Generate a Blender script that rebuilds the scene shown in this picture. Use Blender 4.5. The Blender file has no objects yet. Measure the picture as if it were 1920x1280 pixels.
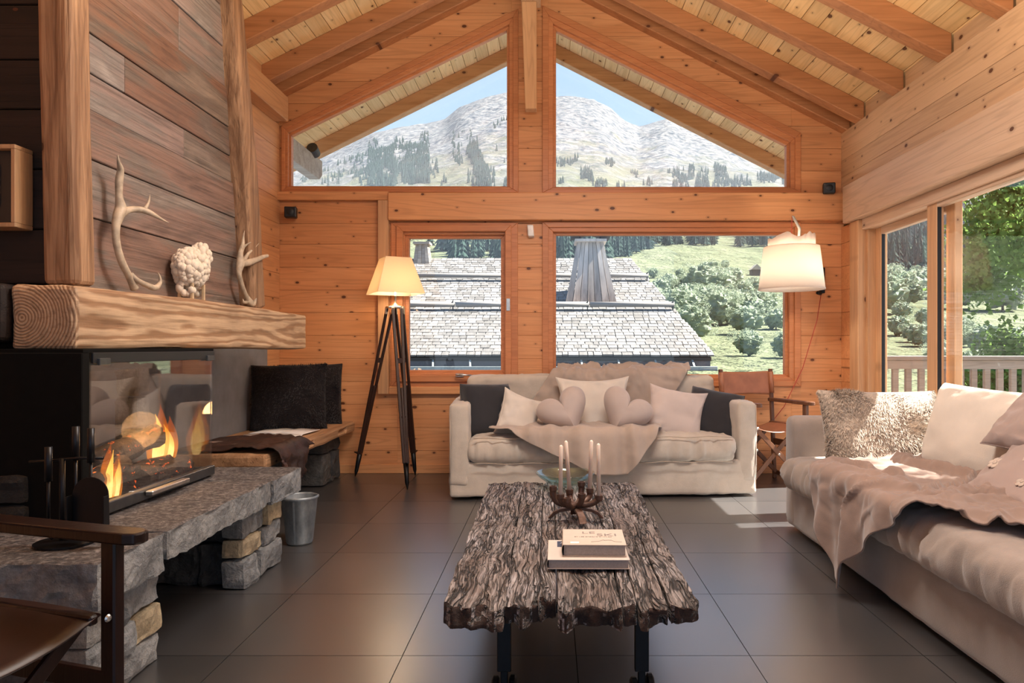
import bpy, bmesh, math, random
import numpy as np
from mathutils import Vector, Matrix, Euler, Quaternion
random.seed(7); RNG = np.random.default_rng(7)
S = bpy.context.scene; COL = S.collection; PI = math.pi
# ------------------------------------------------------------------ camera
FP, CX, CY, H = 1305.0, 1033.0, 650.0, 1.07
cam = bpy.data.cameras.new('camera'); cam_o = bpy.data.objects.new('camera', cam); COL.objects.link(cam_o)
cam_o.location = (0, 0, H); cam_o.rotation_euler = (PI/2, 0, 0)
cam.sensor_width = 36; cam.lens = FP/1920*36; cam.shift_x = -73/1920; cam.shift_y = 10/1920
cam.clip_start = .05; cam.clip_end = 20000
S.camera = cam_o
# ------------------------------------------------------------------ colour management
S.view_settings.view_transform = 'Standard'; S.view_settings.look = 'None'
S.view_settings.gamma = 1; S.view_settings.use_curve_mapping = False
S.view_settings.exposure = 0.22
# ------------------------------------------------------------------ sky
w = bpy.data.worlds.new('sky'); S.world = w; w.use_nodes = True
nt = w.node_tree; nt.nodes.clear()
tc = nt.nodes.new('ShaderNodeTexCoord'); sx = nt.nodes.new('ShaderNodeSeparateXYZ')
cr = nt.nodes.new('ShaderNodeValToRGB'); bg = nt.nodes.new('ShaderNodeBackground'); ow = nt.nodes.new('ShaderNodeOutputWorld')
nt.links.new(tc.outputs['Generated'], sx.inputs[0]); nt.links.new(sx.outputs['Z'], cr.inputs[0])
nt.links.new(cr.outputs[0], bg.inputs[0]); nt.links.new(bg.outputs[0], ow.inputs[0])
e = cr.color_ramp.elements
e[0].position = 0.0; e[0].color = (.70, .85, 1.0, 1)
e[1].position = 1.0; e[1].color = (.22, .42, .85, 1)
m = e.new(.28); m.color = (.42, .62, .95, 1)
m = e.new(.5); m.color = (.33, .54, .92, 1)
bg.inputs[1].default_value = 1.0
# ------------------------------------------------------------------ sun
SUN_DIR = Vector((1.0, .13, 1.318)).normalized()
sun = bpy.data.lights.new('sun', 'SUN'); sun.energy = 25; sun.angle = math.radians(.55); sun.color = (1, .95, .86)
sun_o = bpy.data.objects.new('sun', sun); COL.objects.link(sun_o)
sun_o.rotation_euler = SUN_DIR.to_track_quat('Z', 'Y').to_euler()
# ------------------------------------------------------------------ unseen area lights added to brighten the room, without fixtures
def area(name, loc, target, sx_, sy_, power, color):
    l = bpy.data.lights.new(name, 'AREA'); l.shape = 'RECTANGLE'; l.size = sx_; l.size_y = sy_; l.energy = power; l.color = color
    o = bpy.data.objects.new(name, l); COL.objects.link(o); o.location = loc
    o.rotation_euler = (Vector(loc)-Vector(target)).to_track_quat('Z', 'Y').to_euler(); return o
area('overhead_fill_light', (.25, 2.75, 3.08), (.25, 2.751, 0), 1.5, .5, 82, (1, .96, .91))  # added overhead fill above the frame, no lamp hangs here
area('uplight', (.4, 2.3, 2.3), (.4, 2.301, 5), 3.0, .8, 150, (1, .87, .68))
area('side_fill_light', (2.3, 1.4, 2.0), (1.4, 1.15, 1.68), 1.4, .6, 18, (1, .96, .92))  # added side fill beside the right sofa, the wall here has no window

# ------------------------------------------------------------------ helpers
def px(x, y, Y): return Vector(((x-CX)/FP*Y, Y, H-(y-CY)/FP*Y))
def pxX(x, y, X):
    Y = X*FP/(x-CX); return Vector((X, Y, H-(y-CY)/FP*Y))
def pxZ(x, y, z):
    Y = (H-z)*FP/(y-CY); return Vector(((x-CX)/FP*Y, Y, z))
class MB:
    def __init__(s): s.v = []; s.f = []
    def add(s, vs, fs):
        b = len(s.v); s.v += [tuple(map(float, p)) for p in vs]; s.f += [tuple(b+int(i) for i in f) for f in fs]; return s
    def box(s, x0, x1, y0, y1, z0, z1, M=None):
        vs = [Vector((x, y, z)) for z in (z0, z1) for y in (y0, y1) for x in (x0, x1)]
        if M is not None: vs = [M @ p for p in vs]
        return s.add(vs, [(0, 2, 3, 1), (4, 5, 7, 6), (0, 1, 5, 4), (2, 6, 7, 3), (0, 4, 6, 2), (1, 3, 7, 5)])
    def bar(s, a, b, w, d, up=(0, 0, 1), roll=0):
        a, b = Vector(a), Vector(b); z = (b-a).normalized(); x = Vector(up).cross(z)
        if x.length < 1e-4: x = Vector((1, 0, 0)).cross(z)
        x.normalize(); y = z.cross(x); R = Matrix((x, y, z)).transposed() @ Matrix.Rotation(roll, 3, 'Z')
        M = Matrix.Translation(a) @ R.to_4x4(); return s.box(-w/2, w/2, -d/2, d/2, 0, (b-a).length, M)
    def prism(s, poly, off):
        n = len(poly); off = Vector(off); a = [Vector(p) for p in poly]; b = [p+off for p in a]
        fs = [tuple(range(n))[::-1], tuple(range(n, 2*n))]+[(i, (i+1) % n, n+(i+1) % n, n+i) for i in range(n)]
        return s.add(a+b, fs)
    def tube(s, pts, rad, n=10, caps=True):
        pts = [Vector(p) for p in pts]; k = len(pts)
        rad = [rad]*k if not hasattr(rad, '__len__') else rad
        T = [(pts[min(i+1, k-1)]-pts[max(i-1, 0)]).normalized() for i in range(k)]
        u = T[0].orthogonal().normalized(); vs = []
        for i in range(k):
            u = (u-T[i]*u.dot(T[i])).normalized(); w_ = T[i].cross(u)
            for j in range(n):
                t = 2*PI*j/n; vs.append(pts[i]+(u*math.cos(t)+w_*math.sin(t))*rad[i])
        fs = [(i*n+j, i*n+(j+1) % n, (i+1)*n+(j+1) % n, (i+1)*n+j) for i in range(k-1) for j in range(n)]
        if caps: fs += [tuple(range(n))[::-1], tuple((k-1)*n+j for j in range(n))]
        return s.add(vs, fs)
    def lathe(s, prof, c=(0, 0, 0), n=24, M=None):
        vs = [Vector((r*math.cos(2*PI*j/n), r*math.sin(2*PI*j/n), z)) for r, z in prof for j in range(n)]
        if M is not None: vs = [M @ p for p in vs]
        vs = [p+Vector(c) for p in vs]; k = len(prof)
        return s.add(vs, [(i*n+j, i*n+(j+1) % n, (i+1)*n+(j+1) % n, (i+1)*n+j) for i in range(k-1) for j in range(n)])
    def sphere(s, c, r, n=12, m=8, sc=(1, 1, 1)):
        prof = [(max(1e-4, math.sin(PI*i/m)), -math.cos(PI*i/m)) for i in range(m+1)]
        M = Matrix.Diagonal((r*sc[0], r*sc[1], r*sc[2], 1)); return s.lathe(prof, c, n, M)
    def grid(s, P, close=False):
        a, b = P.shape[:2]; vs = P.reshape(-1, 3)
        fs = [(i*b+j, i*b+j+1, (i+1)*b+j+1, (i+1)*b+j) for i in range(a-1) for j in range(b-1)]
        return s.add(vs, fs)
    def build(s, name, mat, parent=None, smooth=False, bevel=0, world=True, seg=1, weld=0, solid=0, sub=0, recalc=True):
        me = bpy.data.meshes.new(name); me.from_pydata(s.v, [], s.f)
        if bevel or weld or recalc:
            bm = bmesh.new(); bm.from_mesh(me)
            if weld: bmesh.ops.remove_doubles(bm, verts=bm.verts, dist=weld)
            if recalc and len(s.f) < 60000: bmesh.ops.recalc_face_normals(bm, faces=bm.faces)
            if bevel:
                ed = [g for g in bm.edges if g.is_manifold and g.calc_face_angle(0) > .5]
                bmesh.ops.bevel(bm, geom=ed, offset=bevel, segments=seg, affect='EDGES', profile=.5, clamp_overlap=True)
            bm.to_mesh(me); bm.free()
        if smooth: me.shade_smooth()
        o = bpy.data.objects.new(name, me); COL.objects.link(o)
        for mm in (mat if isinstance(mat, (list, tuple)) else [mat]): me.materials.append(mm)
        if solid:
            q = o.modifiers.new('solid', 'SOLIDIFY'); q.thickness = solid; q.offset = 0
        if sub:
            q = o.modifiers.new('sub', 'SUBSURF'); q.levels = sub; q.render_levels = sub
        if parent is not None: attach(o, parent, world)
        return o
MW = {}
def attach(o, parent, world=True):
    o.parent = parent
    if world and parent.name in MW: o.matrix_parent_inverse = MW[parent.name].inverted()
def tag(o, label=None, cat=None, group=None, kind=None):
    if label: o['label'] = label
    if cat: o['category'] = cat
    if group: o['group'] = group
    if kind: o['kind'] = kind
    return o
def thing(name, label, cat, loc=(0, 0, 0), rz=0, group=None):
    o = bpy.data.objects.new(name, None); COL.objects.link(o); o.empty_display_size = .1
    o.location = loc; o.rotation_euler = (0, 0, rz); MW[o.name] = Matrix.Translation(loc) @ Matrix.Rotation(rz, 4, 'Z')
    return tag(o, label, cat, group)
def struct(name):
    o = bpy.data.objects.new(name, None); COL.objects.link(o); o.empty_display_size = .1; o['kind'] = 'structure'; return o
def link_copy(o, parent=None, M=None):
    c = o.copy(); COL.objects.link(c)
    if parent is not None: c.parent = parent
    return c
def clip(poly, a, b, c):
    out = []
    for i in range(len(poly)):
        p, q = poly[i], poly[(i+1) % len(poly)]; dp, dq = a*p[0]+b*p[1]-c, a*q[0]+b*q[1]-c
        if dp <= 0: out.append(p)
        if (dp < 0 < dq) or (dq < 0 < dp):
            t = dp/(dp-dq); out.append((p[0]+t*(q[0]-p[0]), p[1]+t*(q[1]-p[1])))
    return out
def crect(poly, x0, x1, z0, z1):
    for a, b, c in ((-1, 0, -x0), (1, 0, x1), (0, -1, -z0), (0, 1, z1)):
        if len(poly) > 2: poly = clip(poly, a, b, c)
    return poly if len(poly) > 2 and area2(poly) > 2e-4 else []
def area2(p): return abs(sum(p[i][0]*p[(i+1) % len(p)][1]-p[(i+1) % len(p)][0]*p[i][1] for i in range(len(p))))/2
# numpy gradient-free value noise, fbm
def _h(i, j, k, s):
    n = (i*374761393+j*668265263+k*2147483647+s*974711) & 0xffffffff
    n = ((n ^ (n >> 13))*1274126177) & 0xffffffff
    return ((n ^ (n >> 16)) & 0xffff)/65535.0
def vnoise(P, seed=0):
    P = np.asarray(P, float); I = np.floor(P).astype(np.int64); f = P-I; f = f*f*f*(f*(f*6-15)+10); r = 0
    for a in (0, 1):
        for b in (0, 1):
            for c in (0, 1):
                wgt = (f[..., 0] if a else 1-f[..., 0])*(f[..., 1] if b else 1-f[..., 1])*(f[..., 2] if c else 1-f[..., 2])
                r = r+wgt*_h(I[..., 0]+a, I[..., 1]+b, I[..., 2]+c, seed)
    return r*2-1
def fbm(P, oct=4, seed=0, gain=.5):
    P = np.asarray(P, float); r = 0; a = 1; t = 0
    for o in range(oct): r = r+a*vnoise(P*(2.03**o)+17.3*o, seed+o); t += a; a *= gain
    return r/t
def N3(x, y, z): return np.stack(np.broadcast_arrays(x, y, z), -1).astype(float)

# ------------------------------------------------------------------ materials
class G:
    def __init__(s, name):
        s.m = bpy.data.materials.new(name); s.m.use_nodes = True; s.t = s.m.node_tree; s.t.nodes.clear()
        s.out = s.n('OutputMaterial'); s.b = s.n('BsdfPrincipled'); s.l(s.b, 0, s.out, 0); s.tc = s.n('TexCoord')
    def n(s, k, **kw):
        q = s.t.nodes.new('ShaderNode'+k)
        for a, b in kw.items(): setattr(q, a, b)
        return q
    def l(s, a, i, b, j): s.t.links.new(a.outputs[i], b.inputs[j])
    def coords(s, scale, rnd=True, kind='Object', rot=None):
        mp = s.n('Mapping'); mp.inputs['Scale'].default_value = scale
        if rot: mp.inputs['Rotation'].default_value = rot
        if rnd:
            oi = s.n('ObjectInfo'); mu = s.n('VectorMath', operation='MULTIPLY'); mu.inputs[1].default_value = (37, 23, 51)
            cb = s.n('CombineXYZ')
            for k in range(3): s.l(oi, 'Random', cb, k)
            s.l(cb, 0, mu, 0); ad = s.n('VectorMath', operation='ADD'); s.l(s.tc, kind, ad, 0); s.l(mu, 0, ad, 1); s.l(ad, 0, mp, 0)
        else: s.l(s.tc, kind, mp, 0)
        return mp
    def noise(s, vec, scale=1, detail=4, rough=.55, dist=0):
        q = s.n('TexNoise'); s.l(vec, 0, q, 'Vector'); q.inputs['Scale'].default_value = scale; q.inputs['Detail'].default_value = detail
        q.inputs['Roughness'].default_value = rough; q.inputs['Distortion'].default_value = dist; return q
    def ramp(s, src, stops, i=0):
        q = s.n('ValToRGB'); e = q.color_ramp.elements
        e[0].position, e[0].color = stops[0][0], (*stops[0][1], 1); e[1].position, e[1].color = stops[-1][0], (*stops[-1][1], 1)
        for p, c in stops[1:-1]: k = e.new(p); k.color = (*c, 1)
        s.l(src, i, q, 0); return q
    def mix(s, a, b, fac, mode='MIX'):
        q = s.n('Mix', data_type='RGBA', blend_type=mode)
        for v, idx in ((a, 6), (b, 7)):
            if isinstance(v, tuple): q.inputs[idx].default_value = (*v, 1)
            else: s.t.links.new(v, q.inputs[idx])
        if isinstance(fac, (int, float)): q.inputs[0].default_value = fac
        else: s.t.links.new(fac, q.inputs[0])
        return q.outputs[2]
    def math(s, op, a, b=None, c=None):
        q = s.n('Math', operation=op)
        for i, v in enumerate((a, b, c)):
            if v is None: continue
            if isinstance(v, (int, float)): q.inputs[i].default_value = v
            else: s.t.links.new(v, q.inputs[i])
        return q.outputs[0]
    def bump(s, hgt, strength=.3, dist=.01):
        q = s.n('Bump'); q.inputs['Strength'].default_value = strength; q.inputs['Distance'].default_value = dist
        s.t.links.new(hgt, q.inputs['Height']); s.t.links.new(q.outputs[0], s.b.inputs['Normal'])
    def col(s, c):
        if isinstance(c, tuple): s.b.inputs['Base Color'].default_value = (*c, 1)
        else: s.t.links.new(c, s.b.inputs['Base Color'])
    def set(s, **kw):
        for a, b in kw.items(): s.b.inputs[a.replace('_', ' ')].default_value = b
        return s
def plain(name, c, rough=.5, metal=0, var=.12, bump=0, sc=30, **kw):
    g = G(name); mp = g.coords((1, 1, 1)); n = g.noise(mp, sc, 3)
    lo = tuple(x*(1-var) for x in c); hi = tuple(min(1, x*(1+var)) for x in c)
    r = g.ramp(n, [(.3, lo), (.7, hi)]); g.col(r.outputs[0]); g.set(Roughness=rough, Metallic=metal, **kw)
    if bump: g.bump(n.outputs[0], bump, .004)
    return g.m
def wood(name, lo, hi, axis='x', knots=.5, rough=.5, grain=10, contrast=.22, bump=.15, knotcol=(.09, .025, .01), tone=.18, spec=.35, coarse=1.0, swirl=.6, kgrid=5.2, across=None):
    g = G(name); ax = 'xyz'.index(axis); sc = [grain]*3; sc[ax] = grain*.07
    mp = g.coords(tuple(sc)); n = g.noise(mp, coarse, 5, .6, swirl)
    r = g.ramp(n, [(.5-contrast, lo), (.5+contrast, hi)])
    s2 = [60]*3; s2[ax] = 2.2; mp2 = g.coords(tuple(s2)); n2 = g.noise(mp2, 1, 3, .6)
    dk = tuple(x*.72 for x in lo)
    r2 = g.ramp(n2, [(.3, (0, 0, 0)), (.46, (1, 1, 1))])
    inv = g.math('MULTIPLY_ADD', r2.outputs[0], -.35, .35)
    c = g.mix(r.outputs[0], dk, inv)
    s4 = [grain*.55]*3; s4[ax] = grain*.028; ng = g.noise(g.coords(tuple(s4)), 1, 2, .45); sg_ = g.math('SINE', g.math('MULTIPLY', ng.outputs[0], 95.0)); lf = g.math('MULTIPLY', g.math('MAXIMUM', g.math('MULTIPLY_ADD', sg_, 2.2, -1.2), 0), .30)
    c = g.mix(c, tuple(x*.66 for x in lo), lf)
    oi = g.n('ObjectInfo'); t = g.math('MULTIPLY_ADD', oi.outputs['Random'], tone*2, 1-tone)
    hs = g.n('HueSaturation'); g.t.links.new(t, hs.inputs['Value']); g.t.links.new(c, hs.inputs['Color']); c = hs.outputs[0]
    if knots:
        ac = 'xyz'.index(across or {'x': 'z', 'y': 'z', 'z': 'x'}[axis]); mp3 = g.coords((1, 1, 1)); sq = g.n('SeparateXYZ'); cq = g.n('CombineXYZ'); g.l(mp3, 0, sq, 0)
        g.t.links.new(g.math('MULTIPLY', sq.outputs[ax], .62), cq.inputs[0]); g.t.links.new(sq.outputs[ac], cq.inputs[1])
        vo = g.n('TexVoronoi', voronoi_dimensions='2D'); vo.inputs['Scale'].default_value = kgrid; g.l(cq, 0, vo, 'Vector'); sp = g.n('SeparateColor'); g.l(vo, 'Color', sp, 0)
        on = g.math('LESS_THAN', sp.outputs[0], knots)
        rad = g.math('MULTIPLY_ADD', g.math('POWER', sp.outputs[1], 3.0), .075, .022)
        d = g.math('SUBTRACT', vo.outputs['Distance'], rad)
        k = g.math('MULTIPLY', g.math('LESS_THAN', d, 0.0), on)
        halo = g.math('MULTIPLY', g.math('SMOOTH_MIN', 1, g.math('MAXIMUM', g.math('MULTIPLY_ADD', d, -9.0, .8), 0), .1), on)
        c = g.mix(c, tuple(x*.55 for x in lo), g.math('MULTIPLY', halo, .7)); c = g.mix(c, knotcol, g.math('MULTIPLY', k, .9))
    g.col(c); g.set(Roughness=rough); g.b.inputs['Specular IOR Level'].default_value = spec
    if bump:
        hh = g.math('ADD', g.math('MULTIPLY', n.outputs[0], .6), g.math('MULTIPLY', r2.outputs[0], .4)); g.bump(hh, bump, .006)
    return g.m
def fabric(name, c, rough=.95, sc=350, bump=.15, var=.1, sheen=.3, big=3.0, tint=None):
    g = G(name); mp = g.coords((1, 1, 1)); n = g.noise(mp, sc, 2); nb = g.noise(mp, big, 4)
    lo = tuple(x*(1-var) for x in c); hi = tuple(min(1, x*(1+var)) for x in c); r = g.ramp(nb, [(.3, lo), (.7, hi)])
    g.col(r.outputs[0]); g.set(Roughness=rough, Sheen_Weight=sheen, Sheen_Roughness=.5)
    g.b.inputs['Specular IOR Level'].default_value = .2
    h = g.math('ADD', g.math('MULTIPLY', n.outputs[0], .35), nb.outputs[0]); g.bump(h, bump, .01); return g.m
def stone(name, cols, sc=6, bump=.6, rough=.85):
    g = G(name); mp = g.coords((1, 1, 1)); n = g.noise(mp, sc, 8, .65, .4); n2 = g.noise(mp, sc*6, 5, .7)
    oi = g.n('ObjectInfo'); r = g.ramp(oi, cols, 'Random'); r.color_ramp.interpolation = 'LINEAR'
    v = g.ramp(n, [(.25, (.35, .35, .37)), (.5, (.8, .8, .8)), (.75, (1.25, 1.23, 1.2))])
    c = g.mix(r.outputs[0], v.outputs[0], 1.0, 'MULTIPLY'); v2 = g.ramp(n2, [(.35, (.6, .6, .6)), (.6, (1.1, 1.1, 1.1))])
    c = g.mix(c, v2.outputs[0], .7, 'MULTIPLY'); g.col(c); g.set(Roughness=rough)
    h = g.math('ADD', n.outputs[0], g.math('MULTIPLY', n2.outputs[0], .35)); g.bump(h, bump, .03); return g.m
M = {}
M['pine'] = wood('pine_wall', (.58, .245, .095), (.72, .345, .15), 'x', .8, .45, tone=.07, kgrid=7.5)
M['pine_frame'] = wood('pine_window_frame', (.50, .185, .072), (.60, .245, .10), 'x', 0, .4, tone=.06, grain=16)
M['pine_beam'] = wood('pine_beam', (.58, .26, .105), (.70, .345, .15), 'x', .75, .45, tone=.06, kgrid=7)
M['pine_right'] = wood('pine_wall_pale', (.50, .31, .17), (.62, .40, .235), 'y', .85, .5, tone=.1, kgrid=7.5)
M['pine_left'] = wood('pine_wall_left', (.56, .27, .12), (.68, .36, .17), 'y', .4, .5, tone=.1)
M['pine_header'] = wood('pine_header', (.56, .37, .235), (.66, .46, .31), 'y', .25, .5, tone=.05)
M['pine_z'] = wood('pine_post', (.54, .29, .14), (.64, .37, .19), 'z', .2, .45, tone=.06)
M['ceiling'] = wood('ceiling_boards', (.74, .46, .20), (.86, .60, .31), 'y', .85, .5, tone=.13, kgrid=7, across='x')
M['rafter'] = wood('rafter_wood', (.35, .14, .055), (.50, .22, .092), 'x', .5, .5, tone=.08, kgrid=5)
M['rafter_out'] = wood('rafter_outside', (.45, .22, .09), (.58, .32, .15), 'x', .3, .6)
def glass_mat(name, f0=.05, tint=(1, 1, 1), rough=0.0):
    g = G(name); tr = g.n('BsdfTransparent'); tr.inputs[0].default_value = (*tint, 1); gl = g.n('BsdfGlossy'); gl.inputs['Roughness'].default_value = rough
    lw = g.n('LayerWeight'); lw.inputs['Blend'].default_value = .5
    f = g.math('MULTIPLY_ADD', g.math('POWER', lw.outputs['Facing'], 5.0), 1-f0, f0)
    mx = g.n('MixShader'); g.t.links.new(f, mx.inputs[0]); g.l(tr, 0, mx, 1); g.l(gl, 0, mx, 2); g.l(mx, 0, g.out, 0); g.t.nodes.remove(g.b); return g.m
M['glass'] = glass_mat('window_glass', .035)
M['fireglass'] = glass_mat('stove_glass', .15)
M['grey_wood'] = wood('weathered_grey_wood', (.30, .25, .2), (.5, .44, .37), 'x', .2, .75, tone=.15, bump=.4)
M['rubber'] = plain('black_seal', (.01, .01, .01), .5)
M['white'] = plain('white_plastic', (.8, .78, .74), .4)
M['alu'] = plain('brushed_aluminium', (.55, .53, .5), .35, 1)
M['black'] = plain('black_matte', (.008, .008, .009), .45)
WL, WR, WB, RX = -2.30, 2.46, 5.90, -.165
def zraft(X): return 4.215-(.51 if X > RX else .495)*abs(X-RX)     # underside of the rafters
RH = .155                                                          # their height, vertical
def zceil(X): return zraft(X)+RH
pw = lambda x, y: ((x-CX)/FP*WB, H-(y-CY)/FP*WB)                    # a point of the back wall

# floor tiles, 60 cm, recessed joints
g = G('floor_tile'); mp = g.coords((1, 1, 1)); n = g.noise(mp, 1.6, 2, .5); n2 = g.noise(mp, 30, 3)
r = g.ramp(n, [(.3, (.028, .027, .028)), (.7, (.046, .043, .043))]); g.col(r.outputs[0])
rr = g.ramp(n, [(.3, (.24, .24, .24)), (.7, (.30, .30, .30))]); g.set(Roughness=.31); g.b.inputs['IOR'].default_value = 2.8; g.b.inputs['Specular IOR Level'].default_value = .5
M['tile'] = g.m
M['grout'] = plain('floor_joint', (.012, .011, .011), .95)
fl = struct('floor'); JX, JY, T = .0875, 1396.35/578.7, .602
MB().box(-2.7, 2.62, -2.2, 5.95, -.12, -.004).build('joint_bed', M['grout'], fl)
tile_me = None
for i in range(-5, 5):
    for j in range(-8, 6):
        x0, y0 = JX+i*T, JY+j*T; x1, y1 = x0+T, y0+T
        if x0 > 2.5 or y0 > 5.9: continue
        o = MB().box(-T/2+.0016, T/2-.0016, -T/2+.0016, T/2-.0016, -.02, 0).build('tile', M['tile'], fl) if tile_me is None else None
        if o is None: o = bpy.data.objects.new('tile', tile_me); COL.objects.link(o); o.parent = fl
        tile_me = o.data
        o.location = ((x0+x1)/2, (y0+y1)/2, 0)

# back wall: regions between the openings, in courses of boards
bw = struct('wall_back')
a, b = (-1.302, -.3346), (-.027, 2.039)
S1 = (3.882-2.933)/(-.3346+2.279); S2 = (3.87-2.878)/2.066
top = 4.6
regs = [[(-2.5, 0), (a[0], 0), (a[0], 2.377), (-2.5, 2.377)], [(a[1], 0), (b[0], 0), (b[0], top), (a[1], top)], [(b[1], 0), (2.62, 0), (2.62, top), (b[1], top)],
        [(a[0], 0), (a[1], 0), (a[1], .776), (a[0], .776)], [(a[0], 2.096), (a[1], 2.096), (a[1], 2.377), (a[0], 2.377)],
        [(b[0], 0), (b[1], 0), (b[1], .781), (b[0], .781)], [(b[0], 2.092), (b[1], 2.092), (b[1], 2.367), (b[0], 2.367)],
        [(-2.5, 2.377), (-2.279, 2.377), (-2.279, 2.933), (-2.5, 2.933)],
        [(-2.5, 2.825), (-2.279, 2.933), (a[1], 3.882), (a[1], top), (-2.5, top)], [(b[0], 3.87), (b[1], 2.878), (b[1], top), (b[0], top)]]
def roofclip(p):
    p = clip(p, .51, 1, 4.215+RH+.51*RX-.005); return clip(p, -.495, 1, 4.215+RH-.495*RX-.005)
rows = [0, .19, .385, .58, .776, .97, 1.165, 1.36, 1.55, 1.745, 1.94, 2.115, 2.37, 2.56, 2.75, 2.94, 3.13, 3.32, 3.51, 3.7, 3.9, 4.1, 4.3, 4.5]
core = MB()
for p in regs:
    p = roofclip(p)
    core.prism([(x, WB+.02, z) for x, z in p], (0, .16, 0))
    for z0, z1 in zip(rows, rows[1:]):
        q = crect(p, -3, 3, z0+.0008, z1-.0008)
        if q: MB().prism([(x, WB, z) for x, z in q], (0, .022, 0)).build('plank', M['pine'], bw, bevel=.0018)
core.build('wall_core', M['pine'], bw)
MB().box(WL-.05, 2.5, WB-.018, WB, 0, .075).build('baseboard_back', M['pine_beam'], None, bevel=.003)['kind'] = 'structure'
# tie beam across the wall and the flat casing around the left panel
x0, x1 = pw(731, 0)[0], WR
MB().box(x0, x1, WB-.075, WB, 2.132, 2.362).build('trim_1', M['pine_beam'], None, bevel=.006)['kind'] = 'structure'
t2 = struct('trim_2')
MB().box(WL-.1, pw(731, 0)[0], WB-.05, WB, pw(0, 377)[1], pw(0, 361)[1]).build('board', M['pine_beam'], t2, bevel=.004)
MB().box(pw(711, 0)[0], pw(731, 0)[0], WB-.055, WB, pw(0, 738)[1], pw(0, 377)[1]-.002).build('board', M['pine_z'], t2, bevel=.004)
MB().box(pw(731, 0)[0]+.002, pw(971, 0)[0], WB-.05, WB, pw(0, 738)[1], pw(0, 724)[1]).build('board', M['pine_beam'], t2, bevel=.004)

def frame_ring(outer, inner, y0, y1, name, mat, parent, bevel=.003):
    """one mitred piece per side between two polygons of the wall plane"""
    n = len(outer)
    for i in range(n):
        j = (i+1) % n
        q = [outer[i], outer[j], inner[j], inner[i]]
        MB().prism([(x, y0, z) for x, z in q], (0, y1-y0, 0)).build(name, mat, parent, bevel=bevel)
def lerp_poly(p, q, t): return [(a0+(b0-a0)*t, a1+(b1-a1)*t) for (a0, a1), (b0, b1) in zip(p, q)]
wins = {
 1: ([(529, 361), (972, 362), (972, 18), (529, 236)], [(543.5, 347), (950, 347.5), (950, 53.5), (543.5, 252)]),
 2: ([(1017, 363), (1500, 363), (1500, 250), (1017, 12)], [(1042.7, 348.5), (1477, 348.5), (1477, 270.5), (1042.7, 54)]),
 3: ([(734, 724), (971, 724), (971, 418), (734, 418)], [(765.6, 693.8), (938.7, 693.8), (938.7, 445.8), (765.6, 445.8)]),
 4: ([(1017, 724), (1500, 724), (1500, 416), (1017, 416)], [(1042.7, 702), (1473.8, 702), (1473.8, 439.8), (1042.7, 439.8)])}
for k, (ou, inn) in wins.items():
    w_ = struct('window_%d' % k); po = [pw(*p) for p in ou]; pi = [pw(*p) for p in inn]
    mid = lerp_poly(po, pi, .42)
    frame_ring(po, lerp_poly(po, pi, .45), WB-.022, WB+.03, 'casing', M['pine_frame'], w_)
    m1 = lerp_poly(po, pi, .38); frame_ring(m1, lerp_poly(po, pi, .78), WB-.007, WB+.07, 'sash', M['pine_frame'], w_)
    frame_ring(lerp_poly(po, pi, .74), pi, WB+.03, WB+.085, 'glazing_bead', M['pine_frame'], w_)
    if k == 3:
        q0 = [pw(745, 715), pw(959, 715), pw(959, 423), pw(745, 423)]; q1 = [pw(757, 703), pw(948, 703), pw(948, 435), pw(757, 435)]
        frame_ring(q0, q1, WB-.045, WB-.0205, 'sash', M['pine_frame'], w_)
    pa = MB().prism([(x, WB+.06, z) for x, z in pi], (0, .008, 0)).build('pane', M['glass'], w_)
    if k == 3:
        h0 = px(862, 703, WB-.05)
        MB().box(-.035, .035, -.012, 0, -.014, .014, Matrix.Translation(h0)).build('handle_plate', M['alu'], w_, bevel=.003)
        MB().tube([h0+Vector((-.02, 0, 0)), h0+Vector((-.02, -.05, .004)), h0+Vector((-.005, -.06, .006)), h0+Vector((.11, -.06, 0))], [.009, .009, .009, .007], 8).build('handle', M['alu'], w_, smooth=True)
        MB().box(*[v for v in (pw(950, 0)[0], pw(957, 0)[0], WB-.05, WB-.045, pw(0, 583)[1], pw(0, 560)[1])]).build('hinge', M['alu'], w_, bevel=.002)

# right wall
rw = struct('wall_right')
zs = [2.36, 2.50, 2.64, 2.875]
MB().box(WR+.022, WR+.2, -2, WB+.15, 2.06, 2.875).build('wall_core', M['pine_right'], rw)
for i, (z0, z1) in enumerate(zip(zs, zs[1:])):
    pr = .03 if i == 2 else 0
    MB().box(WR-pr*0, WR+.022, -2, WB-.001, z0+.001, z1-.001).build('plank', M['pine_right'], rw, bevel=.002)
RY = [5.90, 5.64, 5.02, 4.43, 3.85, 3.26, 2.67, 2.08, 1.49, .9, .31, -.28, -.87, -1.46]
RW_ = .11
for ya, yb in zip(RY, RY[1:]):
    MB().prism([(WR+.04, ya-RW_, 2.875), (WR+.06, ya-RW_, 2.875), (WR+.06, ya-RW_, zceil(WR+.06)-.002), (WR+.04, ya-RW_, zceil(WR+.04)-.002)], (0, yb-ya+RW_, 0)).build('blocking_board', M['pine_right'], rw)
MB().box(2.40, WR+.1, -2, 5.73, 2.084, 2.387).build('header_beam', M['pine_header'], rw, bevel=.006)
for z0, z1 in zip(rows[:11], rows[1:12]):
    z1 = min(z1, 2.083); MB().box(WR, WR+.022, 5.69, WB-.001, z0+.001, z1-.001).build('plank', M['pine'], rw, bevel=.002)
MB().box(WR+.022, 2.6, 5.69, WB+.15, 0, 2.1).build('wall_core', M['pine'], rw)
MB().box(2.44, 2.6, 5.53, 5.69, 0, 2.083).build('post', M['pine_z'], rw, bevel=.006)
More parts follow.
